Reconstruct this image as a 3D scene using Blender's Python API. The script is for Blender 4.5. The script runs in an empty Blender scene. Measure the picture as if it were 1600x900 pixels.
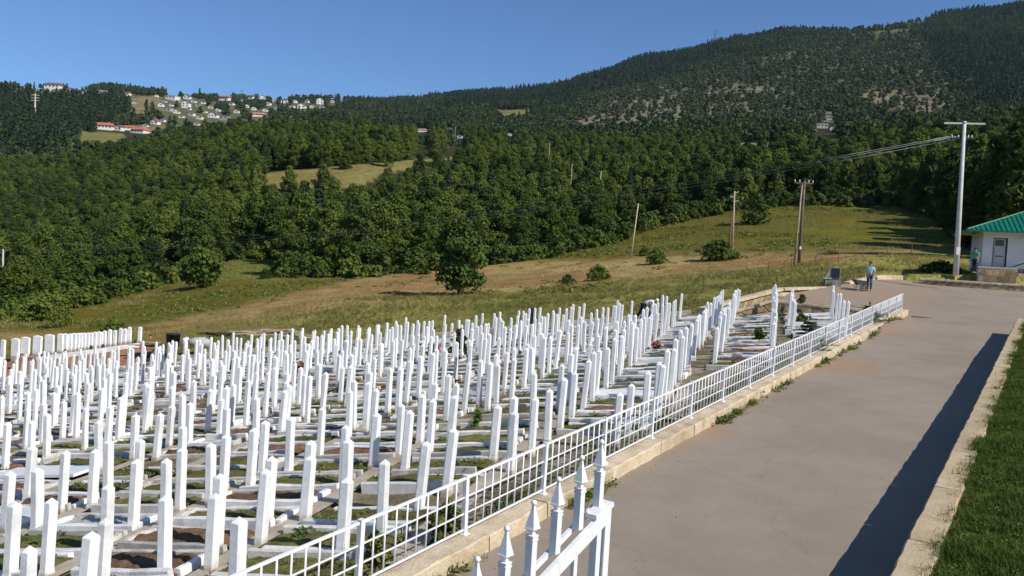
import bpy, bmesh, math, random
import numpy as np
from mathutils import Vector, Matrix
from mathutils.geometry import delaunay_2d_cdt
R = math.radians
rng = np.random.default_rng(11); random.seed(5)
scene = bpy.context.scene
COL = scene.collection

# ------------------------------------------------------------------ camera, sky, sun, exposure
F_PX, ROLL, PITCH = 1300.0, .058, math.atan(.04)
cam_d = bpy.data.cameras.new('camera'); cam = bpy.data.objects.new('camera', cam_d); COL.objects.link(cam)
cam_d.sensor_width = 36; cam_d.lens = 36*F_PX/1600; cam_d.clip_start = .1; cam_d.clip_end = 20000
_Fw = np.array([0, math.cos(PITCH), -math.sin(PITCH)]); _U0 = np.array([0, math.sin(PITCH), math.cos(PITCH)]); _R0 = np.array([1., 0, 0])
_Rt = math.cos(ROLL)*_R0 + math.sin(ROLL)*_U0
_Up = math.cos(ROLL)*_U0 - math.sin(ROLL)*_R0
cam.matrix_world = Matrix([[_Rt[i], _Up[i], -_Fw[i], 0] for i in range(3)] + [[0, 0, 0, 1]])
scene.camera = cam
scene.render.engine = 'CYCLES'
scene.render.resolution_x, scene.render.resolution_y = 1024, 576
scene.view_settings.view_transform = 'Standard'; scene.view_settings.look = 'None'
scene.view_settings.exposure = 0.0; scene.view_settings.gamma = 1.0
SUN_AZ, SUN_EL = R(126), R(40)
world = bpy.data.worlds.new('World'); scene.world = world; world.use_nodes = True
wn = world.node_tree; wn.nodes.clear()
wo = wn.nodes.new('ShaderNodeOutputWorld'); bg = wn.nodes.new('ShaderNodeBackground'); sky = wn.nodes.new('ShaderNodeTexSky')
sky.sky_type = 'NISHITA'; sky.sun_disc = False; sky.sun_elevation = SUN_EL; sky.sun_rotation = SUN_AZ
sky.altitude = 700; sky.air_density = 1.0; sky.dust_density = .0; sky.ozone_density = 10.0
bg.inputs[1].default_value = .115
wn.links.new(sky.outputs[0], bg.inputs[0]); wn.links.new(bg.outputs[0], wo.inputs[0])
sun_d = bpy.data.lights.new('sun', 'SUN'); sun_d.energy = 5.0; sun_d.angle = R(.5); sun_d.color = (1, .95, .86)
sun = bpy.data.objects.new('sun', sun_d); COL.objects.link(sun)
SDIR = Vector((math.sin(SUN_AZ)*math.cos(SUN_EL), math.cos(SUN_AZ)*math.cos(SUN_EL), math.sin(SUN_EL)))
sun.rotation_euler = SDIR.to_track_quat('Z', 'Y').to_euler(); sun.location = (40, -20, 60)

# ------------------------------------------------------------------ surveying helpers (photo measurements -> places)
def un(px, py, Z): return Z*(_Fw + (px-800)/F_PX*_Rt + (450-py)/F_PX*_Up)
def proj(X, Y, Zc):
    P = np.stack([np.asarray(X, float), np.asarray(Y, float), np.asarray(Zc, float)], -1)
    d = P@_Fw; d = np.where(np.abs(d) < 1e-6, 1e-6, d)
    return 800+F_PX*(P@_Rt)/d, 450-F_PX*(P@_Up)/d, d
def sstep(a, b, x): t = np.clip((np.asarray(x, float)-a)/(b-a), 0, 1); return t*t*(3-2*t)
# cemetery frame: s runs along the rows, t across them
RR = np.array([.31, 1.003]); RR /= np.linalg.norm(RR); CC = np.array([RR[1], -RR[0]])
def st(X, Y): return X*RR[0]+Y*RR[1], X*CC[0]+Y*CC[1]
def xy(s, t): return s*RR[0]+t*CC[0], s*RR[1]+t*CC[1]
# road frame: a along the road, b across it (positive to the right)
RD = np.array([.547036, .834911]); RD /= np.linalg.norm(RD); RN = np.array([RD[1], -RD[0]])
K0 = np.array([-.196, 10.651])
def rab(X, Y): return (X-K0[0])*RD[0]+(Y-K0[1])*RD[1], (X-K0[0])*RN[0]+(Y-K0[1])*RN[1]
def rxy(a, b): return K0[0]+a*RD[0]+b*RN[0], K0[1]+a*RD[1]+b*RN[1]
def zplane(X, Y):
    a, b = rab(X, Y); return -3.935+.0607*a
WALL_B = float((np.array([0, 0])-K0)@RN) - 1.286        # road-side face of the right-hand wall
def tps(pts):
    P = np.array(pts, float); n = len(P)
    d = np.linalg.norm(P[:, None, :2]-P[None, :, :2], axis=-1)
    K = np.where(d > 0, d*d*np.log(d+1e-12), 0)+np.eye(n)*.5
    A = np.zeros((n+3, n+3)); A[:n, :n] = K; A[:n, n] = 1; A[:n, n+1:] = P[:, :2]; A[n:, :n] = A[:n, n:].T
    w = np.linalg.solve(A, np.r_[P[:, 2], 0, 0, 0])
    def f(X, Y):
        X = np.asarray(X, float); Y = np.asarray(Y, float)
        d = np.hypot(X[..., None]-P[:, 0], Y[..., None]-P[:, 1])
        return np.where(d > 0, d*d*np.log(d+1e-12), 0)@w[:n]+w[n]+w[n+1]*X+w[n+2]*Y
    return f
_cp = []
for a in (-30, -20, -10, 0, 10, 18, 26, 33):
    for b in (-.4, 2.5, WALL_B+.2):
        x_, y_ = rxy(a, b); _cp.append((x_, y_, float(zplane(x_, y_))))
for px, py, Z in [(1300, 477, 38), (1212, 468, 40), (1357, 455, 49.5), (1310, 443, 52), (1405, 436, 59), (1440, 443, 57.5), (1500, 447, 57), (1600, 457, 54.5), (1480, 470, 47)]:
    p = un(px, py, Z); _cp.append((p[0], p[1], p[2]))
_cp += [(60, 45, .3), (60, 30, -.2), (60, 60, .8)]
zpave = tps(_cp)
def zcem(X, Y):
    X = np.asarray(X, float); Y = np.asarray(Y, float)
    s, t = st(X, Y); a, b = rab(X, Y)
    z = -3.73+.155*X-.007*Y
    z2 = zplane(X, Y)+.16+.10*np.maximum(-b, 0)
    k = 6.0
    return -np.log(np.exp(-k*z)+np.exp(-k*z2))/k
def s_far(t): return 44.6+.2*np.minimum(np.asarray(t, float)+3, 0)+.0*t
def t_rail(s):
    # t of the kerb line at row distance s
    x0, y0 = rxy(0, 0); x1, y1 = rxy(30, 0); s0, t0 = st(x0, y0); s1, t1 = st(x1, y1)
    return t0+(np.asarray(s, float)-s0)*(t1-t0)/(s1-s0)

# terrain: rows of (image column -> image row of the bare ground) for a set of distances
TPX = [-500, 0, 200, 400, 600, 800, 1000, 1200, 1400, 1600, 2100]
TZ = {
 46:  [612, 584, 570, 553, 537, 518, 498, 476, 452, 448, 440],
 60:  [585, 556, 538, 522, 503, 485, 466, 447, 432, 438, 440],
 80:  [566, 534, 514, 489, 467, 455, 440, 424, 411, 418, 420],
 105: [545, 506, 486, 456, 441, 430, 412, 397, 391, 400, 400],
 135: [520, 484, 458, 424, 420, 408, 381, 367, 370, 375, 375],
 180: [490, 462, 428, 388, 388, 376, 350, 331, 333, 345, 345],
 260: [450, 418, 378, 303, 306, 322, 306, 290, 288, 296, 300],
 310: [420, 395, 350, 276, 259, 285, 285, 272, 266, 270, 275],
 380: [390, 365, 312, 248, 240, 257, 262, 250, 246, 245, 245],
 500: [335, 315, 262, 218, 222, 233, 236, 229, 230, 226, 220],
 700: [265, 240, 222, 217, 226, 226, 212, 208, 210, 206, 200],
 1000:[200, 190, 202, 204, 212, 206, 186, 172, 176, 172, 160],
 1400:[170, 152, 172, 182, 186, 176, 148, 128, 130, 135, 120],
 2000:[150, 143, 148, 163, 168, 157, 112, 78, 62, 62, 30],
 2600:[140, 141, 145, 160, 163, 150, 96, 54, 40, 12, -50],
 3300:[150, 155, 158, 170, 172, 165, 125, 95, 85, 60, 10],
 5000:[200, 205, 208, 215, 215, 210, 190, 175, 170, 150, 110],
 15000:[330, 330, 335, 340, 345, 350, 350, 350, 350, 350, 340]}
_Zs = np.array(sorted(TZ)); _logZ = np.log(_Zs)
_az = np.arctan((np.array(TPX)-800)/F_PX)
_tan = np.zeros((len(_Zs)+3, len(TPX)))
for i, Z in enumerate(_Zs):
    for j, px in enumerate(TPX):
        p = un(px, TZ[Z][j], Z); _tan[i+3, j] = p[2]/np.hypot(p[0], p[1])
for i, r_ in enumerate((5, 15, 30)):       # close to the viewer the land follows cemetery and road
    for j in range(len(TPX)):
        X, Y = r_*math.sin(_az[j]), r_*math.cos(_az[j])
        _tan[i, j] = (float(zcem(X, Y)) if rab(X, Y)[1] < 0 else float(zplane(X, Y))+.3)/r_
_logr = np.r_[np.log([5, 15, 30]), _logZ]
# close the circle behind the viewer
_azf = np.r_[-math.pi, -1.7, _az, 1.7, math.pi]
mid = .5*(_tan[:, :1]+_tan[:, -1:])
_tan = np.hstack([mid, _tan[:, :1], _tan, _tan[:, -1:], mid])
def _pchip(xs, ys, x):
    # ys (..., n) along the last axis, monotone cubic (Fritsch-Carlson, simple)
    h = np.diff(xs); d = np.diff(ys, axis=-1)/h
    m = np.zeros_like(ys); s_ = d[..., :-1]*d[..., 1:]
    w1 = 2*h[1:]+h[:-1]; w2 = h[1:]+2*h[:-1]
    with np.errstate(divide='ignore', invalid='ignore'):
        hm = (w1+w2)/(w1/d[..., :-1]+w2/d[..., 1:])
    m[..., 1:-1] = np.where(s_ > 0, hm, 0); m[..., 0] = d[..., 0]; m[..., -1] = d[..., -1]
    return h, d, m
_g_az = np.r_[np.linspace(-math.pi, -.72, 60, endpoint=False), np.linspace(-.72, .72, 481), np.linspace(.72, math.pi, 61)[1:]]
_g_lr = np.linspace(math.log(5), math.log(15000), 340)
def _interp_axis(xs, ys, x):
    h, d, m = _pchip(xs, ys, x); i = np.clip(np.searchsorted(xs, x)-1, 0, len(xs)-2)
    u = (x-xs[i])/h[i]
    return ((1+2*u)*(1-u)**2)*ys[..., i]+u*(1-u)**2*h[i]*m[..., i]+u*u*(3-2*u)*ys[..., i+1]+u*u*(u-1)*h[i]*m[..., i+1]
_T1 = _interp_axis(_logr, _tan.T, _g_lr)          # az nodes x lr
_T2 = _interp_axis(_azf, _T1.T, _g_az).T          # az x lr
def _vnoise(x, y, seed=0):
    xi = np.floor(x).astype(np.int64); yi = np.floor(y).astype(np.int64); fx = x-xi; fy = y-yi
    def hsh(a, b):
        n = (a*374761393+b*668265263+seed*2147483647) & 0xffffffff
        n = ((n ^ (n >> 13))*1274126177) & 0xffffffff
        return ((n ^ (n >> 16)) & 0xffff)/65535.
    fx = fx*fx*(3-2*fx); fy = fy*fy*(3-2*fy)
    return (hsh(xi, yi)*(1-fx)+hsh(xi+1, yi)*fx)*(1-fy)+(hsh(xi, yi+1)*(1-fx)+hsh(xi+1, yi+1)*fx)*fy
def fbm(x, y, seed=0, o=4):
    v = 0; a = .5; f = 1.
    for i in range(o): v = v+a*_vnoise(x*f, y*f, seed+i*17); a *= .5; f *= 2.03
    return v
def tland(X, Y):
    X = np.asarray(X, float); Y = np.asarray(Y, float)
    r = np.hypot(X, Y); az = np.arctan2(X, Y); lr = np.log(np.clip(r, 5, 15000))
    i = np.clip(np.searchsorted(_g_az, az)-1, 0, len(_g_az)-2); j = np.clip(((lr-_g_lr[0])/(_g_lr[1]-_g_lr[0])).astype(int), 0, len(_g_lr)-2)
    u = (az-_g_az[i])/(_g_az[i+1]-_g_az[i]); v = (lr-_g_lr[j])/(_g_lr[1]-_g_lr[0])
    t = (_T2[i, j]*(1-u)+_T2[i+1, j]*u)*(1-v)+(_T2[i, j+1]*(1-u)+_T2[i+1, j+1]*u)*v
    z = t*r
    k = sstep(47, 75, r)
    z = z+k*((fbm(X/16, Y/16, 3)-.47)*.9+(fbm(X/4.2, Y/4.2, 5, 3)-.44)*.28)
    k2 = sstep(500, 1100, r)
    z = z+k2*(fbm(X/170, Y/170, 9)-.47)*.030*r*.9
    return z
def at_pixel(px, py, z0=60, z1=3000, n=1500):
    Zs = np.exp(np.linspace(math.log(z0), math.log(z1), n)); P = un(px, py, 1.0)
    g = tland(P[0]*Zs, P[1]*Zs)-P[2]*Zs
    k = np.where((g[1:] > 0) & (g[:-1] <= 0))[0]
    Z = Zs[k[0]] if len(k) else Zs[np.argmin(np.abs(g))]
    return np.array([P[0]*Z, P[1]*Z, float(tland(P[0]*Z, P[1]*Z))]), Z
def at_col(px, Z):
    X = (px-800)/F_PX*Z; Y = Z
    for _ in range(3):
        q = proj(X, Y, float(tland(X, Y)))[0]; X += (px-q)/F_PX*Z
    return np.array([X, Y, float(tland(X, Y))])

# ------------------------------------------------------------------ mesh helpers
class MB:
    def __init__(self): self.v = []; self.f = []; self.sm = []
    def add(self, v, f, smooth=False):
        o = len(self.v); self.v += [tuple(map(float, p)) for p in v]; self.f += [tuple(o+i for i in q) for q in f]; self.sm += [smooth]*len(f); return self
    def box(self, c, s, rot=None, top=(1, 1)):
        x, y, z = s[0]/2, s[1]/2, s[2]/2; a, b = top
        v = np.array([(-x, -y, -z), (x, -y, -z), (x, y, -z), (-x, y, -z), (-x*a, -y*b, z), (x*a, -y*b, z), (x*a, y*b, z), (-x*a, y*b, z)])
        if rot is not None: v = v@np.array(rot).T
        return self.add(v+np.array(c), [(3, 2, 1, 0), (4, 5, 6, 7), (0, 1, 5, 4), (1, 2, 6, 5), (2, 3, 7, 6), (3, 0, 4, 7)])
    def bar(self, a, b, w, h, up=(0, 0, 1)):
        a = np.array(a, float); b = np.array(b, float); d = b-a; L = np.linalg.norm(d); d /= L
        up = np.array(up, float); sd = np.cross(d, up); n = np.linalg.norm(sd)
        if n < 1e-6: sd = np.array([1., 0, 0])
        else: sd /= n
        u2 = np.cross(sd, d); rot = np.stack([d, sd, u2], 1)
        return self.box((a+b)/2, (L, w, h), rot)
    def tube(self, pts, rad, n=8, caps=True, smooth=True):
        pts = [np.array(p, float) for p in pts]; m = len(pts)
        if np.isscalar(rad): rad = [rad]*m
        V = []; ref = np.array([0.03, .9, .1])
        for i, p in enumerate(pts):
            d = pts[min(i+1, m-1)]-pts[max(i-1, 0)]; d = d/(np.linalg.norm(d)+1e-9)
            q = ref if abs(d@ref) < .85 else np.array([1., .1, 0])
            e1 = np.cross(d, q); e1 /= np.linalg.norm(e1); e2 = np.cross(d, e1)
            for k in range(n):
                t = 2*math.pi*k/n; V.append(p+rad[i]*(e1*math.cos(t)+e2*math.sin(t)))
        Fc = [(i*n+k, (i+1)*n+k, (i+1)*n+(k+1) % n, i*n+(k+1) % n) for i in range(m-1) for k in range(n)]
        self.add(V, Fc, smooth)
        if caps:
            o = len(self.v)-len(V); self.f += [tuple(o+k for k in range(n)), tuple(o+(m-1)*n+k for k in reversed(range(n)))]; self.sm += [False, False]
        return self
    def lathe(self, prof, n=10, c=(0, 0, 0), smooth=True, square=False):
        V = []
        for r_, z in prof:
            for k in range(n):
                t = 2*math.pi*(k+(.5 if square else 0))/n; V.append((c[0]+r_*math.cos(t), c[1]+r_*math.sin(t), c[2]+z))
        m = len(prof)
        self.add(V, [(i*n+k, i*n+(k+1) % n, (i+1)*n+(k+1) % n, (i+1)*n+k) for i in range(m-1) for k in range(n)], smooth)
        return self
    def ell(self, c, r, n=10, m=6):
        return self.lathe_ell(c, r, n, m)
    def lathe_ell(self, c, r, n, m):
        V = []; 
        for i in range(m+1):
            p = math.pi*i/m
            for k in range(n):
                t = 2*math.pi*k/n; V.append((c[0]+r[0]*math.sin(p)*math.cos(t), c[1]+r[1]*math.sin(p)*math.sin(t), c[2]-r[2]*math.cos(p)))
        return self.add(V, [(i*n+k, i*n+(k+1) % n, (i+1)*n+(k+1) % n, (i+1)*n+k) for i in range(m) for k in range(n)], True)
    def prism(self, poly, z0, z1):
        n = len(poly); V = [(p[0], p[1], z0) for p in poly]+[(p[0], p[1], z1) for p in poly]
        return self.add(V, [tuple(reversed(range(n))), tuple(range(n, 2*n))]+[(i, (i+1) % n, n+(i+1) % n, n+i) for i in range(n)])
    def mesh(self, name, mat=None):
        me = bpy.data.meshes.new(name); me.from_pydata(self.v, [], self.f); 
        me.polygons.foreach_set('use_smooth', self.sm)
        if mat: me.materials.append(mat)
        me.update(); return me
def npmesh(name, V, Fq, mat=None, smooth=False, attrs=None):
    me = bpy.data.meshes.new(name); V = np.asarray(V, np.float32); Fq = np.asarray(Fq, np.int32); k = Fq.shape[1]
    me.vertices.add(len(V)); me.vertices.foreach_set('co', V.ravel())
    me.loops.add(Fq.size); me.loops.foreach_set('vertex_index', Fq.ravel())
    me.polygons.add(len(Fq)); me.polygons.foreach_set('loop_start', np.arange(len(Fq), dtype=np.int32)*k); me.polygons.foreach_set('loop_total', np.full(len(Fq), k, np.int32))
    me.polygons.foreach_set('use_smooth', np.full(len(Fq), smooth))
    for nm, (dom, typ, val) in (attrs or {}).items():
        a = me.attributes.new(nm, typ, dom); a.data.foreach_set('color' if 'COLOR' in typ else 'value', np.asarray(val, np.float32).ravel())
    if mat: me.materials.append(mat)
    me.update(calc_edges=True); me.validate(); return me
def tag(o, label=None, cat=None, group=None, kind=None):
    if label: o['label'] = label
    if cat: o['category'] = cat
    if group: o['group'] = group
    if kind: o['kind'] = kind
    return o
def obj(name, data, parent=None, mat=None, loc=None, rot=None, label=None):
    if isinstance(data, MB): data = data.mesh(name, mat)
    o = bpy.data.objects.new(name, data); COL.objects.link(o)
    if parent is not None: o.parent = parent
    if loc is not None: o.location = loc
    if rot is not None: o.rotation_euler = rot
    if label: o['label'] = label
    return o
def thing(name, label, cat, loc=(0, 0, 0), rz=0, group=None):
    o = bpy.data.objects.new(name, None); COL.objects.link(o); o.empty_display_size = .2
    o.location = loc; o.rotation_euler = (0, 0, rz); return tag(o, label, cat, group)
_kids = {}
def dup(root):
    r = root.copy(); COL.objects.link(r)
    for ch in list(root.children):
        c = ch.copy(); COL.objects.link(c); c.parent = r
        for g in list(ch.children):
            d = g.copy(); COL.objects.link(d); d.parent = c
    return r
def ordn(n): return f"{n}{'th' if 10 <= n % 100 <= 20 else {1: 'st', 2: 'nd', 3: 'rd'}.get(n % 10, 'th')}"

# ------------------------------------------------------------------ materials
def mat(name, c1, c2=None, c3=None, scale=4., rough=.85, bump=0., bscale=None, var=0., detail=6., world=False, spec=.3, dirt=None, metal=0., sub=None):
    m = bpy.data.materials.new(name); m.use_nodes = True; nt = m.node_tree; nt.nodes.clear(); N = nt.nodes.new; Lk = nt.links.new
    out = N('ShaderNodeOutputMaterial'); b = N('ShaderNodeBsdfPrincipled'); Lk(b.outputs[0], out.inputs[0])
    b.inputs['Roughness'].default_value = rough; b.inputs['Specular IOR Level'].default_value = spec; b.inputs['Metallic'].default_value = metal
    if world: co = N('ShaderNodeNewGeometry').outputs['Position']
    else:
        tc = N('ShaderNodeTexCoord'); oi = N('ShaderNodeObjectInfo'); ml = N('ShaderNodeMath'); ml.operation = 'MULTIPLY'; ml.inputs[1].default_value = 37.
        Lk(oi.outputs['Random'], ml.inputs[0]); ad = N('ShaderNodeVectorMath'); ad.operation = 'ADD'; Lk(tc.outputs['Object'], ad.inputs[0]); Lk(ml.outputs[0], ad.inputs[1]); co = ad.outputs[0]
    nz = N('ShaderNodeTexNoise'); nz.inputs['Scale'].default_value = scale; nz.inputs['Detail'].default_value = detail; nz.inputs['Roughness'].default_value = .6; Lk(co, nz.inputs['Vector'])
    c2 = c2 or c1; rp = N('ShaderNodeValToRGB'); Lk(nz.outputs[0], rp.inputs[0])
    e = rp.color_ramp.elements; e[0].position = .33; e[0].color = (*c1, 1); e[1].position = .67; e[1].color = (*c2, 1)
    if c3: q = e.new(.5); q.color = (*c3, 1)
    col = rp.outputs[0]
    if sub:      # fine speckle
        n2 = N('ShaderNodeTexNoise'); n2.inputs['Scale'].default_value = sub[0]; n2.inputs['Detail'].default_value = 3; Lk(co, n2.inputs['Vector'])
        mr = N('ShaderNodeMapRange'); mr.inputs[1].default_value = .3; mr.inputs[2].default_value = .7; mr.inputs[3].default_value = 1-sub[1]; mr.inputs[4].default_value = 1+sub[1]; Lk(n2.outputs[0], mr.inputs[0])
        mx = N('ShaderNodeMix'); mx.data_type = 'RGBA'; mx.blend_type = 'MULTIPLY'; mx.inputs[0].default_value = 1; Lk(col, mx.inputs[6]); Lk(mr.outputs[0], mx.inputs[7]); col = mx.outputs[2]
    if var and not world:
        mr = N('ShaderNodeMapRange'); mr.inputs[3].default_value = 1-var; mr.inputs[4].default_value = 1+var; Lk(oi.outputs['Random'], mr.inputs[0])
        mx = N('ShaderNodeMix'); mx.data_type = 'RGBA'; mx.blend_type = 'MULTIPLY'; mx.inputs[0].default_value = 1; Lk(col, mx.inputs[6]); Lk(mr.outputs[0], mx.inputs[7]); col = mx.outputs[2]
    if dirt:     # (colour, height) stained towards the foot, ragged edge
        sp = N('ShaderNodeSeparateXYZ'); Lk(tc.outputs['Object'], sp.inputs[0])
        n3 = N('ShaderNodeTexNoise'); n3.inputs['Scale'].default_value = 9; n3.inputs['Detail'].default_value = 5; Lk(co, n3.inputs['Vector'])
        a1 = N('ShaderNodeMath'); a1.operation = 'MULTIPLY_ADD'; a1.inputs[1].default_value = -1.3*dirt[1]; Lk(n3.outputs[0], a1.inputs[0]); Lk(sp.outputs['Z'], a1.inputs[2])
        mr = N('ShaderNodeMapRange'); mr.inputs[1].default_value = -.4*dirt[1]; mr.inputs[2].default_value = .35*dirt[1]; mr.inputs[3].default_value = .85; mr.inputs[4].default_value = 0; Lk(a1.outputs[0], mr.inputs[0])
        mx = N('ShaderNodeMix'); mx.data_type = 'RGBA'; Lk(mr.outputs[0], mx.inputs[0]); Lk(col, mx.inputs[6]); mx.inputs[7].default_value = (*dirt[0], 1); col = mx.outputs[2]
    Lk(col, b.inputs['Base Color'])
    if bump:
        n4 = N('ShaderNodeTexNoise'); n4.inputs['Scale'].default_value = bscale or scale*6; n4.inputs['Detail'].default_value = 6; Lk(co, n4.inputs['Vector'])
        bp = N('ShaderNodeBump'); bp.inputs['Strength'].default_value = bump; bp.inputs['Distance'].default_value = .02; Lk(n4.outputs[0], bp.inputs['Height']); Lk(bp.outputs[0], b.inputs['Normal'])
    return m
def leafmat(name, dark, light, trans=.22, rough=.75, autumn=None):
    m = bpy.data.materials.new(name); m.use_nodes = True; nt = m.node_tree; nt.nodes.clear(); N = nt.nodes.new; Lk = nt.links.new
    out = N('ShaderNodeOutputMaterial'); at = N('ShaderNodeAttribute'); at.attribute_name = 'tint'; oi = N('ShaderNodeObjectInfo')
    rp = N('ShaderNodeValToRGB'); e = rp.color_ramp.elements; e[0].color = (*dark, 1); e[1].color = (*light, 1)
    ad = N('ShaderNodeMath'); ad.operation = 'MULTIPLY_ADD'; ad.inputs[1].default_value = .5; Lk(at.outputs['Fac'], ad.inputs[0])
    m2 = N('ShaderNodeMath'); m2.operation = 'MULTIPLY'; m2.inputs[1].default_value = .5; Lk(oi.outputs['Random'], m2.inputs[0]); Lk(m2.outputs[0], ad.inputs[2]); Lk(ad.outputs[0], rp.inputs[0])
    b = N('ShaderNodeBsdfPrincipled'); b.inputs['Roughness'].default_value = rough; b.inputs['Specular IOR Level'].default_value = .15; Lk(rp.outputs[0], b.inputs['Base Color'])
    t = N('ShaderNodeBsdfTranslucent'); Lk(rp.outputs[0], t.inputs[0]); mx = N('ShaderNodeMixShader'); mx.inputs[0].default_value = trans
    Lk(b.outputs[0], mx.inputs[1]); Lk(t.outputs[0], mx.inputs[2]); Lk(mx.outputs[0], out.inputs[0]); return m
M = {}
M['stone_white'] = mat('white_painted_stone', (.72, .72, .70), (.87, .87, .86), (.83, .83, .82), scale=2.2, rough=.6, bump=.2, bscale=18, var=.06, dirt=((.36, .31, .24), .17), sub=(11, .05))
M['kerb_white'] = mat('white_grave_kerb', (.62, .61, .58), (.84, .83, .81), (.74, .73, .71), scale=4, rough=.75, bump=.3, bscale=30, var=.12, sub=(40, .1))
M['kerb_grey'] = mat('grey_grave_kerb', (.40, .38, .34), (.62, .60, .56), scale=4, rough=.85, bump=.3, bscale=30, var=.15, sub=(40, .15))
M['moss'] = mat('mossy_soil', (.085, .07, .035), (.19, .165, .06), (.13, .125, .04), scale=5, rough=1, bump=.9, bscale=22, var=.25, spec=.05, sub=(45, .35))
M['soil'] = mat('brown_soil', (.13, .075, .045), (.24, .145, .085), (.17, .10, .06), scale=6, rough=1, bump=.9, bscale=24, var=.25, spec=.05, sub=(45, .3))
M['redsoil'] = mat('red_soil', (.24, .12, .07), (.36, .2, .12), scale=3, rough=1, bump=.8, bscale=20, var=.1, spec=.05, sub=(40, .25))
M['gravel'] = mat('pale_gravel', (.33, .31, .28), (.62, .6, .56), scale=34, rough=.95, bump=.8, bscale=70, var=.1, spec=.1)
M['marble'] = mat('white_marble', (.72, .72, .71), (.84, .84, .83), scale=3, rough=.4, var=.05)
M['cem_ground'] = mat('cemetery_ground', (.13, .105, .06), (.36, .31, .245), (.21, .175, .11), scale=1.1, rough=1, bump=.8, bscale=20, world=True, spec=.05, detail=10, sub=(26, .4))
M['path'] = mat('tan_concrete', (.36, .30, .22), (.52, .455, .36), scale=2.2, rough=.95, bump=.35, bscale=40, world=True, spec=.1, sub=(40, .12))
M['tan_stone'] = mat('tan_kerb_stone', (.42, .33, .215), (.64, .535, .39), (.55, .45, .315), scale=2.6, rough=.92, bump=.6, bscale=26, var=.10, spec=.15, detail=9, sub=(30, .16))
M['wall_tan'] = mat('tan_wall_coping', (.40, .30, .18), (.53, .42, .275), (.47, .365, .23), scale=1.6, rough=.92, bump=.4, bscale=30, var=.06, spec=.15, detail=9, sub=(30, .1))
M['rock_tan'] = mat('rubble_stone', (.27, .19, .10), (.44, .34, .20), (.36, .26, .145), scale=5, rough=.95, bump=.6, bscale=22, var=.35, spec=.1)
M['mortar'] = mat('pale_mortar', (.60, .51, .37), (.72, .62, .46), scale=6, rough=1, bump=.5, spec=.05)
M['rail'] = mat('white_painted_steel', (.80, .80, .80), (.84, .84, .84), scale=3, rough=.45, spec=.4)
M['gate'] = mat('white_gate_paint', (.78, .785, .79), (.84, .84, .84), scale=5, rough=.4, spec=.4, sub=(20, .03))
M['bark'] = mat('bark', (.05, .038, .027), (.12, .095, .07), scale=5, rough=1, bump=.6, var=.2, spec=.05)
M['wood'] = mat('weathered_wood', (.10, .075, .055), (.20, .16, .12), scale=4, rough=.95, bump=.4, var=.15, spec=.1)
M['timber'] = mat('pale_timber', (.34, .26, .17), (.55, .45, .32), scale=5, rough=.9, bump=.3, var=.2, spec=.1)
M['concrete'] = mat('pale_concrete_pole', (.52, .51, .49), (.66, .65, .63), scale=3, rough=.8, bump=.15, spec=.2)
M['ceramic'] = mat('white_insulator', (.75, .74, .70), rough=.3, spec=.5)
M['wire'] = mat('wire', (.20, .20, .19), rough=.5, metal=.3)
M['dark'] = mat('dark_metal', (.025, .025, .028), (.04, .04, .042), rough=.5)
M['black'] = mat('black_plastic', (.018, .018, .02), (.03, .03, .032), rough=.4)
M['plaque'] = mat('black_granite', (.012, .012, .014), (.03, .03, .032), scale=60, rough=.15, spec=.5)
M['grey_stone'] = mat('grey_block_stone', (.20, .19, .17), (.36, .345, .31), scale=5, rough=.9, bump=.4, spec=.1)
M['house_white'] = mat('white_plaster', (.72, .72, .71), (.80, .80, .79), scale=1.5, rough=.9, bump=.1, spec=.15)
M['far_white'] = mat('far_house_plaster', (.70, .68, .64), (.78, .76, .72), scale=.3, rough=.9, var=.1)
M['far_grey'] = mat('far_house_grey', (.36, .33, .30), (.46, .42, .38), scale=.3, rough=.9, var=.12)
M['roof_red'] = mat('red_tile_roof', (.42, .11, .065), (.52, .16, .09), scale=.6, rough=.85, var=.12)
M['roof_orange'] = mat('orange_tile_roof', (.40, .20, .12), (.5, .27, .17), scale=.6, rough=.85, var=.12)
M['roof_brown'] = mat('brown_tile_roof', (.13, .075, .06), (.20, .12, .095), scale=.6, rough=.85, var=.15)
M['roof_green'] = mat('green_metal_roof', (.0, .13, .075), (.005, .17, .10), scale=1.2, rough=.45, spec=.4)
M['glass'] = mat('dark_window_glass', (.02, .022, .025), (.03, .03, .032), rough=.08, spec=.6)
M['skin'] = mat('skin', (.42, .24, .16), (.48, .28, .19), rough=.6)
M['hair'] = mat('dark_hair', (.03, .022, .018), rough=.8)
M['shirt_blue'] = mat('light_blue_shirt', (.22, .50, .62), (.62, .78, .82), scale=9, rough=.9)
M['shirt_white'] = mat('white_shirt', (.74, .72, .72), (.82, .8, .8), rough=.9)
M['shirt_green'] = mat('green_shirt', (.06, .34, .17), (.1, .44, .24), rough=.9)
M['jeans'] = mat('dark_trousers', (.015, .02, .045), (.03, .035, .065), scale=8, rough=.95)
M['jeans_grey'] = mat('grey_blue_trousers', (.05, .06, .10), (.14, .16, .22), scale=5, rough=.95)
M['hat'] = mat('white_cap', (.78, .76, .72), rough=.9)
M['barrow'] = mat('grey_barrow_tray', (.07, .085, .11), (.12, .14, .17), rough=.5, metal=.2)
M['petal_red'] = mat('red_petals', (.45, .02, .03), (.6, .06, .06), rough=.6, var=.2)
M['petal_pink'] = mat('pink_red_petals', (.5, .05, .10), (.62, .10, .16), rough=.6, var=.2)
M['lantern_red'] = mat('red_candle_lantern', (.45, .12, .06), (.55, .2, .1), rough=.4)
M['asphalt'] = None
M['leaf_mid'] = leafmat('broad_leaf_mid', (.040, .072, .012), (.155, .20, .034))
M['leaf_light'] = leafmat('broad_leaf_light', (.064, .102, .018), (.19, .225, .042))
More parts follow.
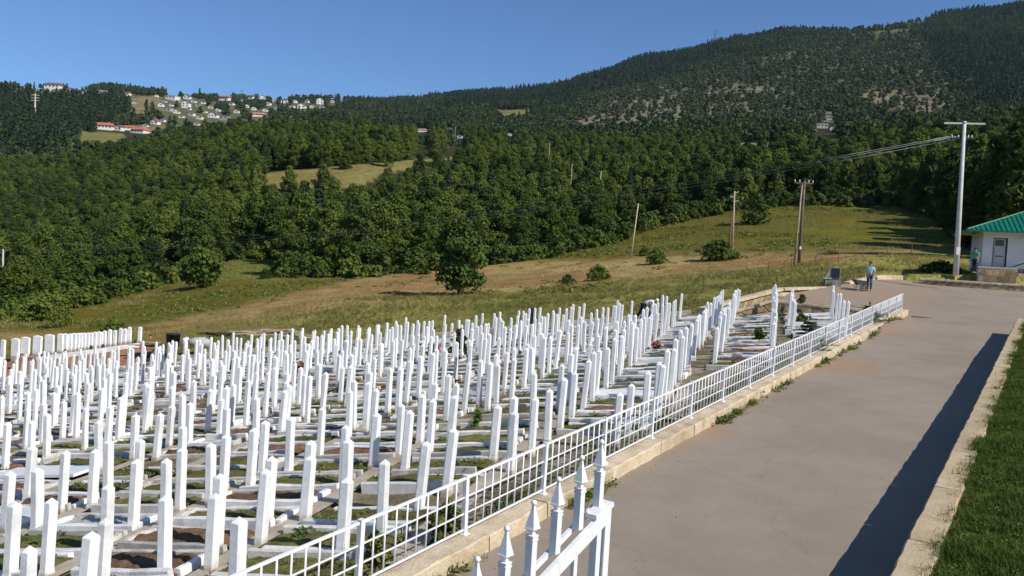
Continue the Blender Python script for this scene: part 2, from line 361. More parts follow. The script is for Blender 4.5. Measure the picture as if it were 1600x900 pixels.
M['leaf_dark'] = leafmat('broad_leaf_dark', (.028, .054, .012), (.10, .142, .03))
M['needle'] = leafmat('needle_leaf', (.020, .040, .020), (.055, .088, .042), trans=.12)
M['leaf_far'] = leafmat('distant_broad_leaf', (.040, .068, .022), (.11, .14, .045))
M['leaf_pale'] = leafmat('grey_green_leaf', (.075, .095, .048), (.16, .175, .09))
M['leaf_young'] = leafmat('shrub_leaf', (.035, .075, .015), (.10, .17, .03))
M['spruce'] = leafmat('spruce_needle', (.03, .06, .03), (.085, .13, .06), trans=.15)
M['grass'] = leafmat('lawn_blade', (.040, .080, .012), (.125, .185, .034), trans=.25)
M['drygrass'] = leafmat('meadow_blade', (.20, .185, .055), (.42, .34, .14), trans=.3)
M['weed'] = leafmat('weed_leaf', (.085, .11, .022), (.23, .24, .06), trans=.25)

def world_mat_asphalt():
    m = bpy.data.materials.new('worn_asphalt'); m.use_nodes = True; nt = m.node_tree; nt.nodes.clear(); N = nt.nodes.new; Lk = nt.links.new
    out = N('ShaderNodeOutputMaterial'); b = N('ShaderNodeBsdfPrincipled'); Lk(b.outputs[0], out.inputs[0]); b.inputs['Roughness'].default_value = .9; b.inputs['Specular IOR Level'].default_value = .15
    g = N('ShaderNodeNewGeometry').outputs['Position']
    def noise(s, d=6, r=.6):
        n = N('ShaderNodeTexNoise'); n.inputs['Scale'].default_value = s; n.inputs['Detail'].default_value = d; n.inputs['Roughness'].default_value = r; Lk(g, n.inputs['Vector']); return n.outputs[0]
    rp = N('ShaderNodeValToRGB'); Lk(noise(.35, 8), rp.inputs[0]); e = rp.color_ramp.elements
    e[0].position = .3; e[0].color = (.262, .215, .166, 1); e[1].position = .72; e[1].color = (.322, .270, .213, 1)
    def mult(c, f, a, bb, lo, hi):
        mr = N('ShaderNodeMapRange'); mr.inputs[1].default_value = a; mr.inputs[2].default_value = bb; mr.inputs[3].default_value = lo; mr.inputs[4].default_value = hi; Lk(f, mr.inputs[0])
        mx = N('ShaderNodeMix'); mx.data_type = 'RGBA'; mx.blend_type = 'MULTIPLY'; mx.inputs[0].default_value = 1; Lk(c, mx.inputs[6]); Lk(mr.outputs[0], mx.inputs[7]); return mx.outputs[2]
    c = mult(rp.outputs[0], noise(90, 2), .3, .7, .84, 1.16)
    c = mult(c, noise(7, 4), .62, .78, 1.0, .84)          # small dark spots
    c = mult(c, noise(1.4, 7, .7), .35, .65, .965, 1.03)
    nv = N('ShaderNodeTexNoise'); nv.inputs['Scale'].default_value = .8; nv.inputs['Detail'].default_value = 6; Lk(g, nv.inputs['Vector'])
    vm = N('ShaderNodeVectorMath'); vm.operation = 'MULTIPLY_ADD'; vm.inputs[1].default_value = (1.6, 1.6, 0); Lk(nv.outputs['Color'], vm.inputs[0]); Lk(g, vm.inputs[2])
    vo = N('ShaderNodeTexVoronoi'); vo.feature = 'DISTANCE_TO_EDGE'; vo.inputs['Scale'].default_value = .23; Lk(vm.outputs[0], vo.inputs['Vector'])
    gate_ = noise(.5, 3); cm = N('ShaderNodeMath'); cm.operation = 'MULTIPLY_ADD'; cm.inputs[1].default_value = -.012; Lk(gate_, cm.inputs[0]); Lk(vo.outputs['Distance'], cm.inputs[2])
    c = mult(c, cm.outputs[0], -.006, -.003, .86, 1.0)
    at = N('ShaderNodeAttribute'); at.attribute_name = 'dust'
    f = N('ShaderNodeMath'); f.operation = 'MULTIPLY_ADD'; f.inputs[1].default_value = .9; f.inputs[2].default_value = -.28; Lk(noise(2.2, 8, .7), f.inputs[0])
    f2 = N('ShaderNodeMath'); f2.operation = 'ADD'; Lk(f.outputs[0], f2.inputs[0]); Lk(at.outputs['Fac'], f2.inputs[1])
    mr = N('ShaderNodeMapRange'); mr.inputs[1].default_value = .45; mr.inputs[2].default_value = 1.0; mr.inputs[3].default_value = 0; mr.inputs[4].default_value = .8; Lk(f2.outputs[0], mr.inputs[0])
    mx = N('ShaderNodeMix'); mx.data_type = 'RGBA'; Lk(mr.outputs[0], mx.inputs[0]); Lk(c, mx.inputs[6]); mx.inputs[7].default_value = (.34, .225, .145, 1)
    Lk(mx.outputs[2], b.inputs['Base Color'])
    bp = N('ShaderNodeBump'); bp.inputs['Strength'].default_value = .35; bp.inputs['Distance'].default_value = .012; Lk(noise(70, 4), bp.inputs['Height']); Lk(bp.outputs[0], b.inputs['Normal'])
    return m
M['asphalt'] = world_mat_asphalt()
def ground_mat():
    m = bpy.data.materials.new('meadow_and_hills'); m.use_nodes = True; nt = m.node_tree; nt.nodes.clear(); N = nt.nodes.new; Lk = nt.links.new
    out = N('ShaderNodeOutputMaterial'); b = N('ShaderNodeBsdfPrincipled'); Lk(b.outputs[0], out.inputs[0]); b.inputs['Roughness'].default_value = 1; b.inputs['Specular IOR Level'].default_value = .03
    at = N('ShaderNodeAttribute'); at.attribute_name = 'cover'; g = N('ShaderNodeNewGeometry').outputs['Position']; c = at.outputs['Color']
    for s, a, bb, lo, hi, d in ((.055, .3, .7, .80, 1.22, 5), (.45, .32, .68, .72, 1.28, 8), (3.0, .32, .68, .68, 1.32, 8)):
        n = N('ShaderNodeTexNoise'); n.inputs['Scale'].default_value = s; n.inputs['Detail'].default_value = d; n.inputs['Roughness'].default_value = .65; Lk(g, n.inputs['Vector'])
        mr = N('ShaderNodeMapRange'); mr.inputs[1].default_value = a; mr.inputs[2].default_value = bb; mr.inputs[3].default_value = lo; mr.inputs[4].default_value = hi; Lk(n.outputs[0], mr.inputs[0])
        mx = N('ShaderNodeMix'); mx.data_type = 'RGBA'; mx.blend_type = 'MULTIPLY'; mx.inputs[0].default_value = 1; Lk(c, mx.inputs[6]); Lk(mr.outputs[0], mx.inputs[7]); c = mx.outputs[2]
    Lk(c, b.inputs['Base Color'])
    n = N('ShaderNodeTexNoise'); n.inputs['Scale'].default_value = 2.2; n.inputs['Detail'].default_value = 8; Lk(g, n.inputs['Vector'])
    bp = N('ShaderNodeBump'); bp.inputs['Strength'].default_value = .7; bp.inputs['Distance'].default_value = .35; Lk(n.outputs[0], bp.inputs['Height']); Lk(bp.outputs[0], b.inputs['Normal'])
    return m
M['ground'] = ground_mat()

# ------------------------------------------------------------------ land cover
def inpoly(px, py, poly):
    c = np.zeros(np.shape(px), bool); n = len(poly)
    for i in range(n):
        x0, y0 = poly[i]; x1, y1 = poly[(i+1) % n]
        k = ((y0 > py) != (y1 > py)) & (px < (x1-x0)*(py-y0)/((y1-y0) if y1 != y0 else 1e-9)+x0); c ^= k
    return c
ZF = np.array([(-500, 98), (0, 102), (60, 106), (180, 119), (240, 130), (290, 132), (330, 134), (340, 156), (422, 157), (432, 124), (580, 123), (700, 128), (860, 138), (960, 150), (1000, 163), (1080, 178), (1200, 187), (1320, 188), (1400, 182), (1440, 166), (1475, 132), (1510, 98), (1600, 82), (2100, 74)], float)
def forest_front(px): return np.interp(px, ZF[:, 0], ZF[:, 1])
# open ground on the hills: outline seen from the cemetery, distance range, ground colour, share of trees that remain
CLEAR = [
 ([(400, 274), (430, 268), (520, 260), (565, 256), (640, 250), (718, 245), (714, 257), (640, 264), (596, 272), (564, 291), (450, 296), (400, 292)], 225, 430, (.21, .18, .06), .05),
 ([(1148, 222), (1232, 222), (1228, 240), (1148, 238)], 380, 620, (.22, .18, .07), 0),
 ([(120, 206), (192, 208), (202, 228), (122, 224)], 600, 1100, (.19, .175, .055), 0),
 ([(195, 148), (252, 150), (248, 180), (203, 184)], 900, 2300, (.20, .165, .08), .04),
 ([(52, 139), (142, 139), (142, 151), (52, 151)], 900, 2600, (.18, .16, .08), .05),
 ([(200, 195), (292, 195), (292, 206), (203, 208)], 800, 1300, (.17, .155, .07), .1),
 ([(774, 171), (830, 170), (826, 182), (777, 183)], 1000, 2000, (.21, .18, .07), 0),
 ([(320, 190), (440, 178), (480, 176), (470, 188), (330, 198)], 700, 1500, (.15, .13, .07), .25),
 ([(880, 196), (940, 174), (1000, 160), (1064, 152), (1080, 186), (950, 206)], 800, 1700, (.19, .17, .115), .18),
 ([(1345, 150), (1380, 141), (1450, 148), (1512, 150), (1502, 172), (1430, 180), (1350, 168)], 900, 1700, (.19, .15, .095), .16),
 ([(1345, 40), (1455, 26), (1440, 46), (1360, 56)], 1500, 2600, (.12, .125, .05), .12),
 ([(1070, 190), (1130, 178), (1240, 160), (1330, 168), (1340, 182), (1200, 200)], 800, 1600, (.15, .135, .09), .4),
 ([(238, 150), (525, 152), (525, 186), (440, 188), (360, 196), (240, 198)], 850, 2300, (.11, .115, .052), .36),
 ([(900, 205), (905, 178), (960, 148), (1010, 126), (1090, 116), (1190, 130), (1240, 145), (1250, 190), (1120, 204)], 800, 1700, (.15, .14, .085), .40),
 ([(1000, 140), (1130, 100), (1330, 48), (1450, 60), (1470, 120), (1520, 150), (1350, 190), (1180, 190)], 900, 2700, (.105, .11, .055), .72)]
# far houses: image column, image row of the foot, apparent width, kind
HOUSES = [(164,202,26,'red'),(187,204,12,'white'),(202,203,17,'red'),(219,208,23,'red'),(243,194,13,'redwhite'),(85,139,23,'villa'),(161,147,14,'greyflat'),(199,149,10,'darkroof'),(270,155,18,'whiteflat'),(293,154,11,'brown'),
 (291,168,12,'whitetall'),(334,184,15,'brown'),(351,187,14,'greyflat'),(351,157,22,'villared'),(392,155,12,'darkroof'),(410,155,11,'redwhite'),(420,164,7,'white'),(445,160,10,'darkroof'),(456,168,10,'whiteflat'),(472,169,13,'brown'),
 (500,162,10,'whitetall'),(503,170,7,'white'),(386,168,8,'redwhite'),(405,182,22,'orange'),(252,166,8,'white'),(263,174,13,'greyflat'),(276,177,10,'brown'),(310,166,8,'greyflat'),(300,181,9,'white'),(320,176,8,'whiteflat'),(660,205,14,'orange'),(702,203,6,'white'),(719,216,8,'white'),(797,212,6,'white'),
 (1321,223,17,'redwhite'),(1283,200,17,'greyflat'),(1484,214,15,'darkroof'),(1513,211,20,'whitetall'),(245,151,5,'white'),(257,160,7,'brown'),(268,166,6,'white'),(282,160,7,'redwhite'),(284,184,8,'darkroof'),(296,172,6,'white'),(303,160,8,'brown'),(312,186,10,'brown'),(318,162,7,'darkroof'),(330,169,8,'redwhite'),(341,174,7,'white'),(362,164,8,'brown'),(370,176,8,'redwhite'),(378,158,6,'darkroof'),(397,172,7,'white'),(415,174,8,'brown'),(428,158,6,'redwhite'),(432,170,7,'white'),(462,160,6,'brown'),(480,160,6,'white'),(488,168,7,'redwhite'),(60,143,6,'brown'),(72,142,6,'white'),(122,143,7,'redwhite'),(132,148,6,'white'),(520,160,6,'white'),(534,158,5,'darkroof'),(1300,203,7,'white'),(1296,187,6,'white'),(1525,216,9,'white'),(1462,216,7,'greyflat'),(110,141,7,'darkroof'),(210,163,6,'white'),(228,198,8,'brown'),(255,190,7,'white'),(308,196,8,'redwhite'),(48,137,7,'brown'),(35,139,8,'darkroof')]
def wob(px, py, X, Y, a=5):
    return px+(fbm(X/40, Y/40, 31)-.47)*a*4, py+(fbm(X/30, Y/30, 37)-.47)*a
def forest_share(X, Y, Z):
    px, py, d = proj(X, Y, Z); wx, wy = wob(px, py, X, Y)
    sh = np.where(Y > forest_front(px)+(fbm(X/9, Y/9, 41)-.47)*10, 1., 0.)
    for poly, z0, z1, c, keep in reversed(CLEAR):
        k = inpoly(wx, wy, poly)
        for up in (4., 8.): k = k | inpoly(wx, wy-up*F_PX/np.maximum(d, 50), poly)      # trees below a field must not hide it
        k = k & (d > z0*.8) & (d < z1); sh = np.where(k, np.minimum(sh, keep), sh)
    for hx, hy, hw, kd in HOUSES:
        for up in (1., 6., 10., 13.): sh = np.where((np.abs(px-hx) < hw*.42+np.minimum(3.2*F_PX/np.maximum(d, 50), 11)) & (py-up*F_PX/np.maximum(d, 50) < hy+1) & (py > hy-hw*.35) & (d > 330), 0, sh)
    return sh
PLAZA_EDGE = [un(px, py, Z)[:2] for px, py, Z in [(1385, 488, 37.1), (1212, 470, 38.9), (1232, 455, 45), (1290, 448, 50), (1318, 443, 52), (1345, 436, 55.5), (1372, 432.5, 58), (1405, 433, 59), (1438, 436, 57.9), (1500, 438, 57.2), (1600, 445, 55.7), (1660, 449, 55)]]
PLAZA_EDGE = [np.array(p) for p in PLAZA_EDGE]+[np.array([62., 52.])]
def paved_region(X, Y):
    a, b = rab(X, Y); k = (b > -.1) & (a < 37)
    E = PLAZA_EDGE+[np.array([60., 20.]), np.array(rxy(30, .2))]
    return k | inpoly(X, Y, [tuple(e) for e in E])
def cem_region(X, Y):
    s, t = st(X, Y); return (s < s_far(t)-.1) & (t < t_rail(s)+.2) & (Y < 60)
def cover(X, Y, Z):
    px, py, d = proj(X, Y, Z); r = np.hypot(X, Y)
    nx = (fbm(X/11, Y/11, 51)-.47)*34; n2 = (fbm(X/5, Y/5, 53)-.47)*12
    C = np.empty(X.shape+(3,)); C[:] = (.042, .045, .020)
    near = np.array((.26, .235, .062)); near2 = np.array((.205, .205, .046)); dry = np.array((.30, .18, .072)); dry2 = np.array((.34, .26, .10)); olive = np.array((.135, .118, .020)); green = np.array((.098, .118, .018))
    hi = np.interp(px, [150, 220, 330, 480, 600, 760, 860, 1000, 1150, 1300, 1450], [520, 510, 488, 455, 428, 412, 408, 404, 398, 398, 390])+n2*.6
    lo = np.interp(px, [150, 220, 420, 560, 680, 780, 1000, 1100, 1250, 1400, 1450], [527, 526, 494, 480, 464, 456, 437, 425, 414, 398, 392])+n2*.8
    wet = sstep(-.10, .12, fbm(X/7, Y/7, 57)-.5)[..., None]
    m = near*(1-wet)+near2*wet
    f = sstep(-3, 4, lo-py)[..., None]; dd = dry*(1-wet*.8)+dry2*wet*.8; m = m*(1-f)+dd*f
    f = (sstep(-4, 6, hi-py)*1.)[..., None]
    far = olive*(1-wet*.6)+green*wet*.6; gl = sstep(330, 350, px)*sstep(440, 420, px)*sstep(450, 425, py); far = far*(1-gl[..., None])+np.array((.14, .165, .035))*gl[..., None]
    tanm = sstep(960, 1010, px)*sstep(0, 26, py-372)*.45; far = far*(1-tanm[..., None])+np.array((.21, .16, .07))*tanm[..., None]
    m = m*(1-f)+far*f
    open_ = (Y < forest_front(px)+4+nx*.15) & (Y > 0); C[open_] = m[open_]
    C[(r < 44)] = (.15, .145, .05)
    wx, wy = wob(px, py, X, Y)
    for poly, z0, z1, c, keep in reversed(CLEAR):
        k = inpoly(wx, wy, poly) & (d > z0) & (d < z1); C[k] = np.array(c)
    rk = ((fbm(X/14, Y/14, 61)) > .56) & (d > 800) & (d < 1750) & inpoly(px, py, [(880, 206), (900, 175), (1010, 126), (1240, 140), (1520, 145), (1500, 182), (1120, 206)])
    C[rk] = (.235, .215, .155)
    return C
_ra = np.r_[np.array([.5, 3, 6, 10, 14, 18, 22, 26]), np.arange(28, 76, .55), np.exp(np.linspace(math.log(76), math.log(4600), 220))]
_aa = np.r_[np.linspace(-math.pi, -.75, 50, endpoint=False), np.linspace(-.75, .75, 560), np.linspace(.75, math.pi, 51)[1:-1]]
GA, GR = np.meshgrid(_aa, _ra, indexing='ij'); GX, GY = GR*np.sin(GA), GR*np.cos(GA)
GZ = tland(GX, GY)
GZ = np.where(cem_region(GX, GY), GZ-.9, GZ)
_pr = paved_region(GX, GY) | (paved_region(GX*(1-.5/GR), GY*(1-.5/GR)) & (GR > 20)); GZ[_pr] = np.minimum(GZ[_pr]-.6, zpave(GX[_pr], GY[_pr])-.5)
na, nr = GA.shape; idx = np.arange(na*nr).reshape(na, nr); idn = np.roll(idx, -1, 0)
FQ = np.stack([idx[:, :-1], idx[:, 1:], idn[:, 1:], idn[:, :-1]], -1).reshape(-1, 4)[:, ::-1]
CV = cover(GX, GY, GZ).reshape(-1, 3)
g = npmesh('ground', np.stack([GX, GY, GZ], -1).reshape(-1, 3), FQ, M['ground'], True, {'cover': ('POINT', 'FLOAT_COLOR', np.c_[CV, np.ones(len(CV))])})
tag(obj('ground', g), kind='structure')

def cdt_sheet(name, poly, step, zf, material, kind='structure', attrs=None, label=None):
    poly = [np.array(p, float) for p in poly]; pts = []
    for i in range(len(poly)):
        a, b = poly[i], poly[(i+1) % len(poly)]; n = max(1, int(np.linalg.norm(b-a)/step))
        pts += [a+(b-a)*k/n for k in range(n)]
    nb = len(pts); P = np.array(pts); x0, y0 = P.min(0); x1, y1 = P.max(0)
    gx, gy = np.meshgrid(np.arange(x0, x1, step), np.arange(y0, y1, step)); gx = gx.ravel()+rng.uniform(-.1, .1, gx.size)*step; gy = gy.ravel()+rng.uniform(-.1, .1, gy.size)*step
    k = inpoly(gx, gy, [tuple(p) for p in poly]); allp = [Vector(p) for p in pts]+[Vector((a, b)) for a, b in zip(gx[k], gy[k])]
    v, e, f, *_ = delaunay_2d_cdt(allp, [], [list(range(nb))], 1, 1e-4)
    V = np.array([(q.x, q.y) for q in v]); Z = zf(V[:, 0], V[:, 1]); Fx = np.array(f)
    return npmesh(name, np.c_[V, Z], Fx, material, True, {n_: ('POINT', 'FLOAT', fn(V[:, 0], V[:, 1])) for n_, fn in (attrs or {}).items()})
RB = WALL_B
def dustf(X, Y):
    a, b = rab(X, Y)
    d = .55*np.exp(-np.maximum(b, 0)/.35)*(.5+fbm(a/1.3, b*0, 71))
    for px, py, Z, w in ((1405, 512, 37.5, 1.5), (1385, 530, 34, 1.6), (1300, 588, 25.5, 1.3), (1310, 580, 26, 1.2), (1090, 700, 17.5, .6)):
        p = un(px, py, Z); d = d+.75*np.exp(-((X-p[0])**2+(Y-p[1])**2)/w**2)
    return d
WALL_END = 39.2+float((np.array([0, 0])-K0)@RD)       # along-road distance where the right wall stops
road_poly = [rxy(-22, -.25), rxy(34.8, -.25)]+[tuple(p) for p in PLAZA_EDGE]+[(62., 44.), (62., 30.), rxy(WALL_END+.6, 12), rxy(WALL_END+.3, RB+.2), rxy(-22, RB+.2)]
road_poly[1] = rxy(33.6, -.25)
tag(obj('road', cdt_sheet('road', road_poly, .6, lambda X, Y: zpave(X, Y)+0*X, M['asphalt'], attrs={'dust': dustf})), kind='structure')

# cemetery soil
ns, nt = 150, 150
S_ = np.linspace(1.5, 1, ns); ss = np.linspace(2.0, 1, ns)
U1, V1 = np.meshgrid(np.linspace(0, 1, ns), np.linspace(0, 1, nt), indexing='ij')
sv = 2+U1*43.2
tv = -50+V1*(t_rail(sv)-.12+50)
far_ = s_far(tv); sv = 2+U1*(far_-2); tv = np.minimum(tv, t_rail(sv)-.12)
CX, CY = xy(sv, tv); CZ = zcem(CX, CY)+(fbm(CX*1.1, CY*1.1, 81)-.47)*.10
ii = np.arange(ns*nt).reshape(ns, nt)
tag(obj('cemetery_ground', npmesh('cemetery_ground', np.stack([CX, CY, CZ], -1).reshape(-1, 3), np.stack([ii[:-1, :-1], ii[1:, :-1], ii[1:, 1:], ii[:-1, 1:]], -1).reshape(-1, 4), M['cem_ground'], True)), kind='structure')

# lawn bank to the right of the wall
WALL_H = .75; WALL_W = .37
def zwall(a): return -3.935+.0607*a+WALL_H+0*a
def zlawn(X, Y):
    a, b = rab(X, Y); return zwall(a)-.05+.05*np.maximum(b-RB-WALL_W, 0)+(fbm(X/1.5, Y/1.5, 91)-.47)*.12
lawn_poly = [rxy(-22, RB+WALL_W-.04), rxy(WALL_END, RB+WALL_W-.04), rxy(WALL_END+.1, 12), rxy(20, 40), rxy(-22, 40)]
M['lawn_soil'] = mat('lawn_turf', (.035, .060, .010), (.07, .11, .02), scale=2, rough=1, bump=.6, bscale=30, world=True, spec=.05)
tag(obj('lawn', cdt_sheet('lawn', lawn_poly, .8, zlawn, M['lawn_soil'])), kind='structure')

# ------------------------------------------------------------------ trees
def leaf_quads(P, Nn, size, r):
    n = len(P); a = r.normal(size=(n, 3)); t1 = np.cross(Nn, a); t1 /= np.linalg.norm(t1, axis=1)[:, None]+1e-9; t2 = np.cross(Nn, t1)
    s = size*r.uniform(.65, 1.35, n)[:, None]; s2 = s*r.uniform(.55, 1., n)[:, None]
    V = np.stack([P-t1*s-t2*s2*.35, P+t1*s*.15-t2*s2, P+t1*s+t2*s2*.3+Nn*s*.25, P-t1*s*.1+t2*s2], 1).reshape(-1, 3)
    return V, np.arange(4*n).reshape(n, 4)
def broad_crown(seed, H, W, nl, size, mat_, z0=.18, nlob=18, name='crown', top=.72, lr=1.):
    r = np.random.default_rng(seed); L = []; 
    while len(L) < nlob:
        u = r.uniform(0, 1); h = z0+(1-z0)*u; env = math.sin(math.pi*min(1, (.12+.88*u))**top)**.75
        th = r.uniform(0, 6.283); q = math.sqrt(r.uniform(.05, 1))*max(env, .15)*W*(.36+.07*(1-lr)/.32*(lr < 1))*(1+.18*math.sin(th*3+seed)+.1*math.sin(th*2+h*9))
        L.append((q*math.cos(th), q*math.sin(th), h*H*.93, W*r.uniform(.11, .22)*lr, r.uniform(0, 1)))
    L.append((0, 0, H*.9, W*.13, .5)); L = np.array(L); pr = L[:, 3]**2; k = r.choice(len(L), nl, p=pr/pr.sum())
    d = r.normal(size=(nl, 3)); d[:, 2] += .35; d /= np.linalg.norm(d, axis=1)[:, None]
    rad = L[k, 3]*r.uniform(.35, 1.3, nl)**.7
    P = L[k, :3]+d*rad[:, None]*np.array([1.05, 1.05, .85]); P[:, 2] = np.maximum(P[:, 2], .04*H)
    Nn = d*.65+r.normal(size=(nl, 3))*.5; Nn[:, 2] += .32; Nn /= np.linalg.norm(Nn, axis=1)[:, None]
    V, Q = leaf_quads(P, Nn, size, r)
    tint = np.clip(.55*L[k, 4]+.45*r.uniform(0, 1, nl), 0, 1)
    return npmesh(name, V, Q, mat_, False, {'tint': ('FACE', 'FLOAT', tint)})
def conifer_crown(seed, H, W, nl, size, mat_, name='crown', z0=.06, pw=.85):
    r = np.random.default_rng(seed); u = r.uniform(0, 1, nl)**1.35; tier = np.floor(u*11)/11
    th = r.uniform(0, 6.283, nl); env = (1-u)**pw*(.72+.28*np.cos((u*11 % 1)*3.14))
    q = env*W*.5*np.sqrt(r.uniform(.35, 1, nl))*(1+.18*np.sin(th*5+tier*20))
    P = np.stack([q*np.cos(th), q*np.sin(th), H*(z0+(1-z0)*u)-q*.25], 1)
    Nn = np.stack([np.cos(th)*.6, np.sin(th)*.6, np.full(nl, .75)], 1)+r.normal(size=(nl, 3))*.4; Nn /= np.linalg.norm(Nn, axis=1)[:, None]
    V, Q = leaf_quads(P, Nn, size, r)
    return npmesh(name, V, Q, mat_, False, {'tint': ('FACE', 'FLOAT', r.uniform(0, 1, nl))})
def trunk_mb(seed, H, W, rad, lean=.03, z1=.75):
    r = random.Random(seed); m = MB(); pts = []; rads = []
    for i in range(6):
        f = i/5; pts.append((H*lean*f*r.uniform(-1, 1), H*lean*f*r.uniform(-1, 1), -.3+f*H*z1)); rads.append(rad*(1.25 if i == 0 else 1)*(1-.75*f))
    m.tube(pts, rads, 7)
    for k in range(5):
        f = r.uniform(.25, .6); th = k*1.256+r.uniform(-.4, .4); b = Vector(pts[min(5, int(f*5)+0)]); L = W*r.uniform(.22, .36)
        m.tube([b, b+Vector((math.cos(th)*L*.5, math.sin(th)*L*.5, H*.08)), b+Vector((math.cos(th)*L, math.sin(th)*L, H*.2))], [rad*.45, rad*.3, rad*.1], 5)
    return m.mesh('trunk', M['bark'])
KINDS = []     # (words, crown mesh, trunk mesh, height, width)
for i, (w, lm, H, W, top) in enumerate([
    ('rounded mid green broadleaf tree', 'leaf_mid', 12.5, 8.6, .72), ('tall deep green broadleaf tree', 'leaf_dark', 14.5, 8.2, .85), ('light green spreading broadleaf tree', 'leaf_light', 11.5, 8.8, .68),
    ('narrow dark green broadleaf tree', 'leaf_dark', 13.5, 6.4, .9), ('bushy mid green broadleaf tree', 'leaf_mid', 10.5, 8.0, .66), ('full mid green broadleaf tree', 'leaf_mid', 14.0, 9.2, .75)]):
    KINDS.append((w, broad_crown(100+i, H, W, 7600, .23, M[lm], nlob=70, top=top, z0=.04, lr=.68), trunk_mb(200+i, H, W, .24), H, W))
KINDS.append(('dark pointed conifer', conifer_crown(120, 14.5, 5.6, 3000, .36, M['needle']), trunk_mb(210, 14.5, 2, .2, .005, .95), 14.5, 5.6))
# candidates over the hills, thinned by what stands where
def jgrid(y0, y1, sp):
    ys = np.arange(y0, y1, sp); X = []; Y = []
    for y in ys:
        xs = np.arange(-.70*y, .70*y, sp); X.append(xs+rng.uniform(-.42, .42, len(xs))*sp); Y.append(np.full(len(xs), y)+rng.uniform(-.42, .42, len(xs))*sp)
    return np.concatenate(X), np.concatenate(Y)
tx, ty, layer = [], [], []
for li, (y0, y1, sp) in enumerate(((74, 520, 5.5), (520, 1100, 7.4), (1100, 2760, 10.0))):
    a, b = jgrid(y0, y1, sp); tx.append(a); ty.append(b); layer.append(np.full(len(a), li))
tx, ty, layer = map(np.concatenate, (tx, ty, layer)); tz = tland(tx, ty)
tpx, tpy, td = proj(tx, ty, tz)
keep = (rng.uniform(0, 1, len(tx)) < forest_share(tx, ty, tz)) & (tpx > -120) & (tpx < 1720)
keep &= ~((tpx > 1430) & (ty < 84) & (tpx < 1600)) 
tx, ty, tz, tpx, tpy, td, layer = (v[keep] for v in (tx, ty, tz, tpx, tpy, td, layer))
conif = inpoly(tpx, tpy, [(690, 178), (700, 140), (1000, 70), (1130, 30), (1400, -10), (1700, -60), (1700, 22), (1400, 30), (1250, 52), (1150, 66), (1080, 110), (1000, 134), (900, 160)])
conif |= inpoly(tpx, tpy, [(1380, 70), (1480, 60), (1720, 60), (1720, 170), (1540, 176), (1520, 135), (1440, 120)])
conif |= inpoly(tpx, tpy, [(-130, 146), (60, 152), (190, 150), (205, 185), (150, 200), (120, 235), (60, 262), (-130, 250)])
pn = fbm(tx/60, ty/60, 77)
conif = np.where(conif, rng.uniform(0, 1, len(tx)) < .85, (rng.uniform(0, 1, len(tx)) < np.where(layer == 0, .04, .10)) | ((pn > .66) & (layer > 0) & (tpx > 600)))
pale = inpoly(tpx, tpy, [(880, 210), (905, 150), (1010, 132), (1120, 108), (1330, 50), (1440, 60), (1470, 120), (1510, 190), (1120, 210)]) & (layer > 0)
# nearest 300 stand as individuals
infr = (tpx > -45) & (tpx < 1645)
order = np.argsort(np.where(infr, td-forest_front(tpx)*.35, 1e9)); indiv = order[:300]
_sel = np.zeros(len(tx), bool); _sel[indiv] = True
depth = ty-forest_front(tpx); rank = np.clip((depth/7).astype(int), 0, 30)
names = {}
for rk in np.unique(rank[indiv]):
    I = indiv[rank[indiv] == rk]; I = I[np.argsort(tpx[I])]
    for n_, i in enumerate(I): names[i] = (rk, n_+1, len(I))
RANKW = ['front rank along the meadow edge', 'second rank behind the meadow edge', 'third rank behind the meadow edge', 'fourth rank behind the meadow edge', 'fifth rank behind the meadow edge', 'sixth rank behind the meadow edge', 'seventh rank behind the meadow edge']
for i in indiv:
    r_ = rng.uniform()
    lf = fbm(tx[i]/25, ty[i]/25, 13)
    k = 6 if (conif[i] and rng.uniform() < .7) else int(rng.choice(6, p=[.24, .17, .17, .1, .14, .18]))
    w, cm, tm, H, W = KINDS[k]; rk, n_, tot = names[i]
    t = thing('conifer_tree' if k == 6 else 'broadleaf_tree', f"{w}, {ordn(n_)} from left in {(RANKW[rk] if rk < len(RANKW) else f'{ordn(rk+1)} rank behind the meadow edge')}", 'tree', (tx[i], ty[i], tz[i]-.1), rng.uniform(0, 6.28), 'trees along the forest edge')
    s = rng.uniform(.62, .92)*(1.3 if tpx[i] > 1440 else 1.0)*(.85 if rk == 0 and tpx[i] < 1400 else 1); t.scale = (s*rng.uniform(.92, 1.1), s*rng.uniform(.92, 1.1), s)
    obj('trunk', tm, t); obj('crown', cm, t)

